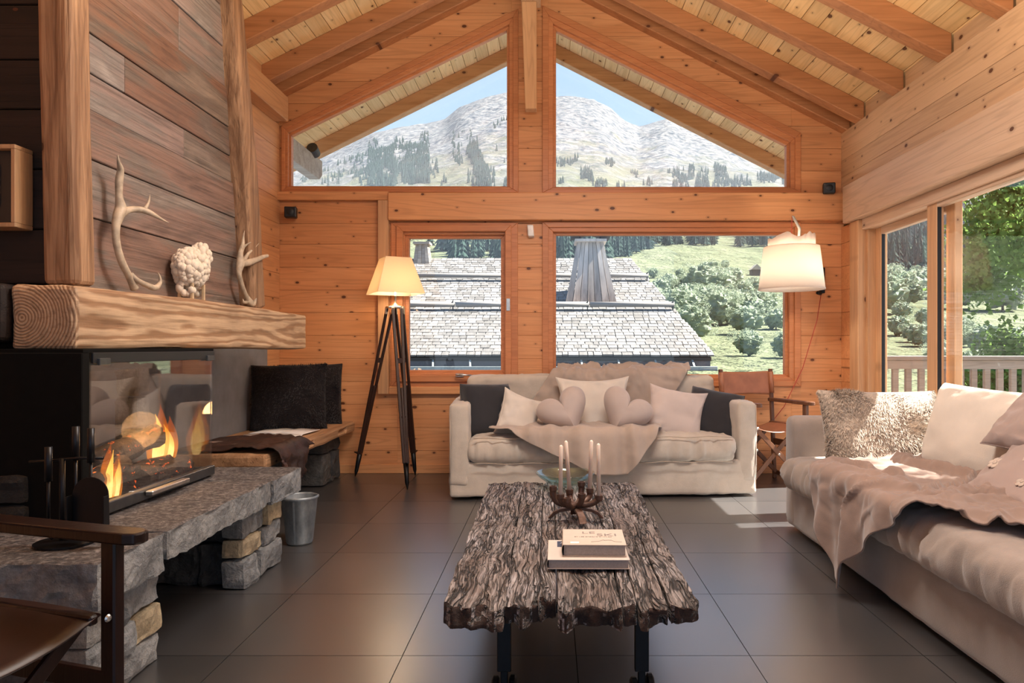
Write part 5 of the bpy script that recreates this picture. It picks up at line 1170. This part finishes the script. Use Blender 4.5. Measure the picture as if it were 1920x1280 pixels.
def clad_stack(label, c, wb, wt, db, h, cap, nb, mat):
    t = thing('clad_chimney', label, 'chimney', c, 0, 'chimneys on the neighbouring roof'); c = Vector(c)
    def cor(k, s): w_ = (wb+(wt-wb)*s)/2; d_ = (db+(wt/wb*db-db)*s)/2; return Vector(((-w_, -d_), (w_, -d_), (w_, d_), (-w_, d_))[k]).to_3d()
    for k in range(4):
        a0, a1, b0, b1 = cor(k, 0), cor((k+1) % 4, 0), cor(k, 1), cor((k+1) % 4, 1); out = (a0+a1).normalized()
        for i in range(nb):
            u, v = i/nb+.006, (i+1)/nb-.006; pr = out*(.012 if i % 2 else 0); lo = -db*PT*.6 if k != 0 else -.02
            q = [c+a0.lerp(a1, u)+pr+Vector((0, 0, lo)), c+a0.lerp(a1, v)+pr+Vector((0, 0, lo)), c+b0.lerp(b1, v)+pr+Vector((0, 0, h)), c+b0.lerp(b1, u)+pr+Vector((0, 0, h))]
            MB().prism(q, out*-.03).build('cladding_board', mat, t)
    MB().box(-wt/2-.06, wt/2+.06, -wt/2-.06, wt/2+.06, h, h+.05, Matrix.Translation(c)).build('cap_frame', mat, t)
    if cap:
        for s_ in (-1, 1): MB().prism([c+Vector((s_*(wt/2+.14), -wt/2-.15, h+.10)), c+Vector((s_*(wt/2+.14), wt/2+.1, h+.10)), c+Vector((0, wt/2+.1, h+.22)), c+Vector((0, -wt/2-.15, h+.22))], (0, 0, .03)).build('cap_board', M['shingle_in'], t)
        for s_ in (-1, 1): MB().bar(c+Vector((s_*wt*.4, 0, h+.04)), c+Vector((s_*wt*.4, 0, h+.14)), .03, .03).build('cap_post', M['shingle_in'], t)
g = G('weathered_cladding'); mp = g.coords((12, 12, 1.2)); n = g.noise(mp, 1, 5, .6); sp = g.n('SeparateXYZ'); g.l(g.tc, 'Object', sp, 0)
st = g.math('ADD', g.math('MULTIPLY_ADD', sp.outputs[2], -1.1, 3.2), g.math('MULTIPLY_ADD', n.outputs[0], 1.2, -.6)); st = g.math('MINIMUM', g.math('MAXIMUM', st, 0), 1)
oi = g.n('ObjectInfo'); c = g.mix(g.ramp(n, [(.3, (.34, .30, .26)), (.6, (.55, .50, .45))]).outputs[0], g.ramp(n, [(.3, (.16, .09, .06)), (.6, (.42, .33, .27))]).outputs[0], st)
hs = g.n('HueSaturation'); g.t.links.new(g.math('MULTIPLY_ADD', oi.outputs['Random'], .7, .65), hs.inputs['Value']); g.t.links.new(c, hs.inputs['Color']); g.col(hs.outputs[0]); g.set(Roughness=.8); g.bump(n.outputs[0], .4, .01); M['clad'] = g.m
cb_ = px(1106, 573, 14.05)
clad_stack('tall tapered board-clad chimney with a broken cap on the neighbouring roof', (cb_.x+.02, 14.35, zr(14.05)-.0), 1.06, .52, .8, 1.27, True, 7, M['clad'])
cs_ = px(791, 492, 16.2); clad_stack('small pale board-clad chimney at the ridge seen through the small window', (cs_.x, 16.3, zr(16.2)-.05), .40, .26, .36, .50, False, 4, M['grey_wood'])

# ------------------------------------------------------------------ valley and mountain
kx = [-600, 380, 480, 545, 600, 640, 700, 760, 800, 834, 860, 900, 945, 990, 1043, 1075, 1110, 1140, 1170, 1200, 1235, 1255, 1280, 1330, 1400, 1480, 1560, 1700, 2000, 2600, 3600]
ky = [420, 380, 345, 318, 296, 276, 250, 236, 232, 224, 204, 188, 174, 178, 184, 182, 186, 199, 226, 238, 227, 221, 236, 240, 262, 285, 300, 300, 290, 280, 300]
Yk = np.array([19, 28, 45, 75, 120, 190, 280, 400, 560, 850, 1300, 1900, 2600])
yk = np.array([790, 742, 706, 662, 610, 556, 505, 462, 438, 385, 330, 275, 0.])
def yimg(x, Y):
    sky = np.interp(x, kx, ky); f = np.interp(np.log(Y), np.log(Yk), yk); lst = np.array([438, 385, 330, 275])
    a_ = np.clip((np.log(Y)-math.log(560))/(math.log(2600)-math.log(560)), 0, 1)
    return np.where(Y <= 560, f, 438+(sky-438)*a_**.9)
def ground(X, Y):
    """height of the land: a concave meadow valley rising into a rocky ridge"""
    Y = np.maximum(Y, 15.0); x = CX+FP*X/Y; z = H-(yimg(x, Y)-CY)/FP*Y
    am = np.clip((Y-60)/900, 0, 1)*.030+.004; nz = fbm(N3(X/(Y*.055+6), np.log(Y)*9, 0), 5, 91)
    fade = 1-np.clip((np.log(Y)-math.log(2100))/.25, 0, 1)*.75
    z = z+nz*am*Y*.35*fade+np.abs(fbm(N3(X/(Y*.02+4), np.log(Y)*24, 3), 4, 92))*am*Y*.18*fade
    behind = np.clip((Y-2650)/600, 0, 1); return z*(1-behind)-50*behind
NA, NR = 520, 330
aa = np.linspace(-.85, 2.6, NA); yy = np.exp(np.linspace(math.log(17.5), math.log(3300), NR)); A_, Y_ = np.meshgrid(aa, yy, indexing='ij'); X_ = A_*Y_
Pt = np.stack([X_, Y_, ground(X_, Y_)], -1)
g = G('alpine_land'); ge = g.n('NewGeometry'); sp = g.n('SeparateXYZ'); g.l(ge, 'Position', sp, 0); sn_ = g.n('SeparateXYZ'); g.l(ge, 'Normal', sn_, 0)
pm = g.n('Mapping'); g.l(ge, 'Position', pm, 0); pm.inputs['Scale'].default_value = (.010, .010, .012); nA = g.noise(pm, 1, 9, .68, .3)
pm2 = g.n('Mapping'); g.l(ge, 'Position', pm2, 0); pm2.inputs['Scale'].default_value = (.06, .06, .06); nB = g.noise(pm2, 1, 6, .6)
grass = g.ramp(nB, [(.3, (.115, .135, .075)), (.55, (.15, .168, .10)), (.75, (.185, .195, .13))]); rock = g.ramp(nB, [(.36, (.025, .035, .052)), (.5, (.115, .12, .125)), (.64, (.23, .222, .21))]); alp = g.ramp(nB, [(.3, (.075, .085, .050)), (.7, (.128, .12, .083))])
hf = g.math('MULTIPLY_ADD', sp.outputs[2], 1/260, -.75); hf = g.math('ADD', hf, g.math('MULTIPLY_ADD', nA.outputs[0], 5, -2.5)); hf = g.math('MINIMUM', g.math('MAXIMUM', hf, 0), 1)
up = g.math('MINIMUM', g.math('MAXIMUM', g.math('MULTIPLY_ADD', sp.outputs[2], 1/260, -.15), 0), 1)
c = g.mix(grass.outputs[0], alp.outputs[0], up); c = g.mix(c, rock.outputs[0], hf); g.col(c); g.set(Roughness=.95); g.b.inputs['Specular IOR Level'].default_value = .05
g.bump(g.math('ADD', nA.outputs[0], g.math('MULTIPLY', nB.outputs[0], .25)), 1.0, 26)
me = bpy.data.meshes.new('mountain_landscape'); idx = np.arange(NA*NR).reshape(NA, NR); q = np.stack([idx[:-1, :-1], idx[1:, :-1], idx[1:, 1:], idx[:-1, 1:]], -1).reshape(-1, 4)
me.vertices.add(NA*NR); me.vertices.foreach_set('co', Pt.reshape(-1).astype(np.float32)); me.loops.add(len(q)*4); me.loops.foreach_set('vertex_index', q.reshape(-1).astype(np.int32))
me.polygons.add(len(q)); me.polygons.foreach_set('loop_start', np.arange(0, len(q)*4, 4, dtype=np.int32)); me.update(calc_edges=True); me.shade_smooth(); me.materials.append(g.m)
land = bpy.data.objects.new('mountain_landscape', me); COL.objects.link(land); land['kind'] = 'structure'

# conifers: one mesh, three hundred nearest as trees of their own, the far forest joined
def conifer_mb(seed, n=7, tiers=6):
    rg = random.Random(seed); m = MB()
    for t in range(tiers):
        z0 = .06+t*.145; z1 = min(1.0, z0+.30-.012*t); r_ = .20*(1-t/tiers*.82)
        vs = [(r_*(1 if k % 2 else .6)*rg.uniform(.85, 1.15)*math.cos(2*PI*k/(2*n)), r_*(1 if k % 2 else .6)*rg.uniform(.85, 1.15)*math.sin(2*PI*k/(2*n)), z0+(0 if k % 2 else .05)+rg.uniform(-.02, .02)) for k in range(2*n)]+[(0, 0, z1)]
        m.add(vs, [(k, (k+1) % (2*n), 2*n) for k in range(2*n)])
    return m
M['conifer'] = plain('spruce_green', (.030, .054, .044), .9, 0, .35, 0, 2); M['bark'] = plain('tree_bark', (.10, .07, .05), .9, 0, .2, .3, 20)
M['conifer'].node_tree.nodes['Principled BSDF'].inputs['Specular IOR Level'].default_value = .1
rg = np.random.default_rng(11); tr = []
def scatter(n, xr_, yr_, mask, h0, h1):
    """n trees on the slopes that lie between two bearings and two distances"""
    k = 0; tries = 0
    while k < n and tries < n*60:
        tries += 1; x = rg.uniform(*xr_); Y = math.exp(rg.uniform(math.log(yr_[0]), math.log(yr_[1]))); y = float(yimg(np.array(x), np.array(Y)))
        if not mask(x, y): continue
        X = (x-CX)/FP*Y; tr.append((X, Y, rg.uniform(h0, h1)*(1 if Y > 500 else 1))); k += 1
nz_ = lambda x, y, s, sd: float(fbm(np.array([x/s, y/s, 0.0]), 2, sd))
scatter(1100, (690, 805), (700, 2200), lambda x, y: 238 < y < 352 and (y > 236+abs(x-760)*.25) and nz_(x, y, 30, 5) > -.28, 11, 18)
scatter(330, (560, 950), (650, 2000), lambda x, y: 232 < y < 352 and nz_(x, y, 26, 6) > .02, 9, 16)
scatter(240, (868, 925), (700, 1500), lambda x, y: 275 < y < 352 and abs(x-885-(y-280)*.35) < 13, 10, 17)
scatter(330, (1043, 1330), (640, 1300), lambda x, y: 286 < y < 352 and nz_(x, y, 22, 8) > .10, 7, 12)
scatter(420, (1290, 1480), (640, 1400), lambda x, y: 292 < y < 352 and nz_(x, y, 30, 9) > -.1, 8, 13)
scatter(520, (1120, 1500), (330, 600), lambda x, y: (436 < y < 462 and nz_(x, y, 40, 12) > -.2) or (458 < y < 500 and x < 1280 and nz_(x, y, 60, 3) > -.3), 10, 15)
scatter(240, (1030, 1140), (270, 620), lambda x, y: 436 < y < 505, 12, 19)
scatter(170, (755, 945), (300, 620), lambda x, y: 436 < y < 500 and nz_(x, y, 26, 14) > .0, 12, 19)
scatter(520, (1600, 1960), (250, 620), lambda x, y: 420 < y < 515, 10, 17)
scatter(700, (1600, 2400), (560, 900), lambda x, y: y < 440, 14, 24)
Xs = np.array([t[0] for t in tr]); Ys = np.array([t[1] for t in tr]); Hs = np.array([t[2] for t in tr]); Zs = ground(Xs, Ys)
size = Hs/Ys; xs_ = CX+FP*Xs/Ys; reg = np.where(xs_ > 1560, 0, np.where(Ys < 625, np.where(xs_ > 1000, 1, 2), np.where(xs_ < 990, 3, 4)))
pick = []
for r_i, quota in enumerate((70, 90, 25, 60, 45)): ii = np.where(reg == r_i)[0]; pick += list(ii[np.argsort(-size[ii])][:quota])
ps = set(int(i) for i in pick); order = np.array(pick+[i for i in range(len(Xs)) if i not in ps]); protos = []
base = [conifer_mb(s) for s in (1, 2, 3)]
bulk = []; nb_ = 0; bv, bf_ = [], []
for rank, i in enumerate(order):
    X, Y, h_, z = float(Xs[i]), float(Ys[i]), float(Hs[i]), float(Zs[i]); b_ = base[i % 3]; w_ = h_*rg.uniform(.85, 1.25); rz = rg.uniform(0, 6.28)
    if rank < len(pick):
        if len(protos) <= i % 3 or protos[i % 3] is None:
            while len(protos) < 3: protos.append(None)
            o = b_.build('conifer', M['conifer']); t_ = MB().tube([(0, 0, -.05), (0, 0, .3)], [.02, .012], 5).build('trunk', M['bark'], o); protos[i % 3] = (o, t_)
        else:
            o = bpy.data.objects.new('conifer', protos[i % 3][0].data); COL.objects.link(o); t_ = bpy.data.objects.new('trunk', protos[i % 3][1].data); COL.objects.link(t_); t_.parent = o
        o.location = (X, Y, z-.03*h_); o.scale = (w_, w_, h_); o.rotation_euler = (0, 0, rz)
        xx = CX+FP*X/Y
        lb, gp = (('dark spruce on the wooded slope seen through the sliding door', 'spruces beyond the sliding door') if xx > 1560 else ('dark spruce at the meadow edge seen through the wide lower window', 'spruces beyond the wide window') if Y < 620 and xx > 1000 else
            ('dark spruce on the hillside above the shingle roof in the small window', 'spruces beyond the small window') if Y < 620 else ('dark spruce on the mountain flank in the upper left window', 'spruces in the upper left window') if xx < 990 else ('dark spruce below the rocky ridge in the upper right window', 'spruces in the upper right window'))
        tag(o, lb, 'tree', gp)
    else:
        v = np.array(b_.v)*np.array((w_, w_, h_)); c_, s_ = math.cos(rz), math.sin(rz); v = np.stack([v[:, 0]*c_-v[:, 1]*s_+X, v[:, 0]*s_+v[:, 1]*c_+Y, v[:, 2]+z-.03*h_], -1); bv.append(v); bf_.append(np.array(b_.f)+nb_); nb_ += len(v)
me = bpy.data.meshes.new('distant_forest'); me.from_pydata(np.concatenate(bv).tolist(), [], np.concatenate(bf_).tolist()); me.materials.append(M['conifer'])
o = bpy.data.objects.new('distant_forest', me); COL.objects.link(o); tag(o, 'dark spruce forest covering the far slopes of the valley', 'forest', None, 'stuff')

# broadleaf trees
def leafy_mb(seed, n=2600, R=1.0, leaf=.055, blobs=14):
    rg = np.random.default_rng(seed); cs = rg.normal(0, .42, (blobs, 3))*np.array((1, 1, .75)); cs[:, 2] += .1; rr = rg.uniform(.28, .5, blobs)
    k = rg.integers(0, blobs, n); d = rg.normal(0, 1, (n, 3)); d /= np.linalg.norm(d, axis=1, keepdims=True); P = cs[k]+d*rr[k][:, None]*rg.uniform(.82, 1.06, (n, 1))
    u = rg.normal(0, 1, (n, 3)); u /= np.linalg.norm(u, axis=1, keepdims=True); w_ = np.cross(u, d+rg.normal(0, .5, (n, 3))); w_ /= np.linalg.norm(w_, axis=1, keepdims=True)+1e-9; L = leaf*rg.uniform(.6, 1.4, (n, 1))
    v = np.stack([P-u*L, P+w_*L*.6, P+u*L, P-w_*L*.6], 1).reshape(-1, 3)*R; return v, np.arange(n*4).reshape(-1, 4)
def leafmat(name, c, t_=.5):
    g = G(name); n = g.noise(g.coords((1, 1, 1)), 1.5, 3); lo = tuple(x*.7 for x in c); hi = tuple(x*1.3 for x in c); cc = g.ramp(n, [(.3, lo), (.7, hi)]).outputs[0]; g.col(cc); g.set(Roughness=.6); g.b.inputs['Specular IOR Level'].default_value = .2
    tl = g.n('BsdfTranslucent'); g.t.links.new(cc, tl.inputs[0]); mx = g.n('MixShader'); mx.inputs[0].default_value = t_; g.l(g.b, 0, mx, 1); g.l(tl, 0, mx, 2); g.l(mx, 0, g.out, 0); return g.m
M['leaf_far'] = leafmat('broadleaf_green', (.27, .32, .22), .35); M['leaf_near'] = leafmat('maple_leaf_green', (.16, .26, .06), .5)
def core_blob(seed, R=.80):
    m = MB().sphere((0, 0, .0), R, 40, 26, (1, 1, .92)); P = np.array(m.v); m.v = (P*(1+.55*np.abs(fbm(P*3.2, 3, seed))+.22*fbm(P*9, 2, seed+3))[:, None]).tolist(); return m
lp = []
for s_ in range(3):
    v, f_ = leafy_mb(20+s_, 3600, 1.0, .04); me = bpy.data.meshes.new('foliage'); me.from_pydata(v.tolist(), [], f_.tolist()); me.materials.append(M['leaf_far']); lp.append(me)
cores = []
g = G('inner_foliage'); g.col((.06, .075, .045)); g.set(Roughness=.9); M['leaf_core'] = M['leaf_far']
for s_ in range(3): o = core_blob(s_).build('crown_core', M['leaf_core']); cores.append(o.data); bpy.data.objects.remove(o)
tk = MB().tube([(0, 0, -1.3), (0, 0, -.3)], [.07, .05], 6).build('trunk', M['bark']); tk_me = tk.data; bpy.data.objects.remove(tk)
def broad(x, ybase, hpx, k, lab=None, grp=None, Yf=None):
    lo, hi = 18., 600.
    for _ in range(40):
        mid = math.sqrt(lo*hi)
        if float(yimg(np.array(x), np.array(mid))) > ybase: lo = mid
        else: hi = mid
    Y = Yf or lo; X = (x-CX)/FP*Y; z = float(ground(np.array(X), np.array(Y))); h_ = hpx/FP*Y; R_ = h_/2.1
    t = bpy.data.objects.new('broadleaf_tree', None); COL.objects.link(t); t.location = (X, Y, z+R_*1.05); t.scale = (R_*1.1, R_*1.1, R_); t.rotation_euler = (0, 0, k*1.7)
    tag(t, lab or 'rounded pale green broadleaf tree on the meadow behind the shingle roof', 'tree', grp or 'broadleaf trees on the meadow')
    for nm, me in (('foliage', lp[k % 3]), ('crown_core', cores[k % 3]), ('trunk', tk_me)):
        o = bpy.data.objects.new(nm, me); COL.objects.link(o); o.parent = t
LST = [(1218, 590, 52), (1232, 604, 46), (1255, 600, 50), (1262, 632, 44), (1282, 606, 58), (1300, 640, 60), (1288, 576, 40), (1315, 548, 46), (1330, 528, 36), (1312, 574, 36), (1330, 600, 54), (1352, 608, 54), (1356, 560, 46), (1372, 540, 34), (1345, 586, 44), (1385, 590, 42),
       (1400, 628, 50), (1404, 668, 42), (1408, 606, 44), (1425, 590, 40), (1436, 586, 38), (1455, 618, 34), (1462, 610, 28), (1476, 672, 44), (1240, 560, 34), (1256, 545, 30), (1290, 545, 26), (1395, 560, 30), (1415, 552, 28), (1440, 545, 26), (1462, 548, 24),
       (1656, 590, 80), (1676, 560, 60), (1700, 575, 66), (1722, 560, 60), (1740, 545, 50), (1668, 540, 50), (1692, 600, 34), (1735, 610, 34), (1686, 630, 40), (1712, 642, 36), (1728, 650, 44), (1770, 560, 60), (1800, 580, 70), (1840, 560, 60), (1880, 585, 70), (1925, 570, 60), (1800, 650, 60), (1850, 670, 66), (1900, 680, 70), (1766, 690, 50), (1830, 720, 66), (1880, 735, 70)]
for k, (x, y, hh_) in enumerate(LST):
    if x > 1600: broad(x, y, hh_, k, 'rounded green broadleaf tree on the slope beyond the balcony railing', 'broadleaf trees beyond the balcony')
    else: broad(x, y, hh_*1.2, k)
for k, (x, y, hh_) in enumerate([(1275, 520, 18), (1300, 512, 15), (1225, 520, 20), (1360, 505, 16)]): broad(x, y, hh_, k)
# far barn on the meadow
bp_ = px(1416, 517, 260); bz = float(ground(np.array(bp_.x), np.array(260.)))
bn = thing('meadow_barn', 'tiny grey wooden barn on the upper meadow, left of the wall lamp shade', 'barn', (bp_.x, 260, bz))
MB().box(-1.6, 1.6, -2, 2, -.5, 2.2).build('barn_walls', M['shingle_in'], bn, world=False)
MB().prism([(-2.1, -2.4, 1.9), (2.1, -2.4, 1.9), (0, -2.4, 3.9)], (0, 4.8, 0)).build('barn_roof', M['grey_wood'], bn, world=False)
# large leafy maple close to the balcony
def maple(label, base, h_, crown, seed, n):
    t = thing('maple_tree', label, 'tree', base, 0, None); rgx = random.Random(seed); b_ = Vector(base); c0 = Vector(crown[0]); R = crown[1]
    MB().tube([b_, b_.lerp(c0, .5)+Vector((.1, .05, 0)), c0-Vector((0, 0, R*.4)), c0+Vector((0, 0, R*.3))], [.16, .12, .08, .03], 9).build('trunk', M['bark'], t, smooth=True)
    cl_ = []
    for k in range(26):
        d = Vector((rgx.gauss(0, 1), rgx.gauss(0, 1), rgx.gauss(0, .8))).normalized()*R*rgx.uniform(.5, .95); e_ = c0+d; cl_.append(e_); s_ = c0+d*.1-Vector((0, 0, R*.35))
        MB().tube([s_, s_.lerp(e_, .5)+Vector((0, 0, .12)), e_], [.04, .022, .006], 6).build('branch', M['bark'], t, smooth=True)
    r_ = np.random.default_rng(seed); ce_ = np.array([tuple(c) for c in cl_]); k = r_.integers(0, len(ce_), n); P = ce_[k]+r_.normal(0, R*.19, (n, 3)); u = r_.normal(0, 1, (n, 3)); u /= np.linalg.norm(u, axis=1, keepdims=True); w_ = np.cross(u, r_.normal(0, 1, (n, 3))); w_ /= np.linalg.norm(w_, axis=1, keepdims=True); L = .040*r_.uniform(.6, 1.3, (n, 1))
    v = np.stack([P-u*L, P-u*L*.2+w_*L*.8, P+u*L, P-u*L*.2-w_*L*.8], 1).reshape(-1, 3); me = bpy.data.meshes.new('foliage'); me.from_pydata(v.tolist(), [], np.arange(n*4).reshape(-1, 4).tolist()); me.materials.append(M['leaf_near']); o = bpy.data.objects.new('foliage', me); COL.objects.link(o); attach(o, t)
maple('large sunlit maple reaching over the balcony railing at the right', (6.6, 9.0, -3), 6, ((6.5, 9.0, 2.75), 1.15), 3, 15000)
maple('low leafy maple behind the railing balusters at the right edge', (6.3, 9.2, -3), 3, ((6.25, 9.3, .35), .85), 5, 9000)
maple('unseen maple added beside the balcony to shade the near end of the sliding door', (6.3, 2.2, -3), 6, ((6.0, 2.45, 6.1), 1.25), 9, 22000)  # out-of-view crown added to keep the sun off the near sofa

# ------------------------------------------------------------------ summer haze filling the valley
hz_ = MB().box(-2600, 7000, 60, 3250, -120, 270).build('valley_haze', plain('haze_tmp', (1, 1, 1)), None)
hm = bpy.data.materials.new('valley_haze'); hm.use_nodes = True; hm.node_tree.nodes.clear(); vs_ = hm.node_tree.nodes.new('ShaderNodeVolumeScatter'); vo_ = hm.node_tree.nodes.new('ShaderNodeOutputMaterial')
vs_.inputs['Color'].default_value = (.80, .90, 1, 1); vs_.inputs['Density'].default_value = .00014; vs_.inputs['Anisotropy'].default_value = .2; hm.node_tree.links.new(vs_.outputs[0], vo_.inputs['Volume']); hz_.data.materials[0] = hm
tag(hz_, 'thin bluish summer haze hanging in the valley', 'haze', None, 'stuff')
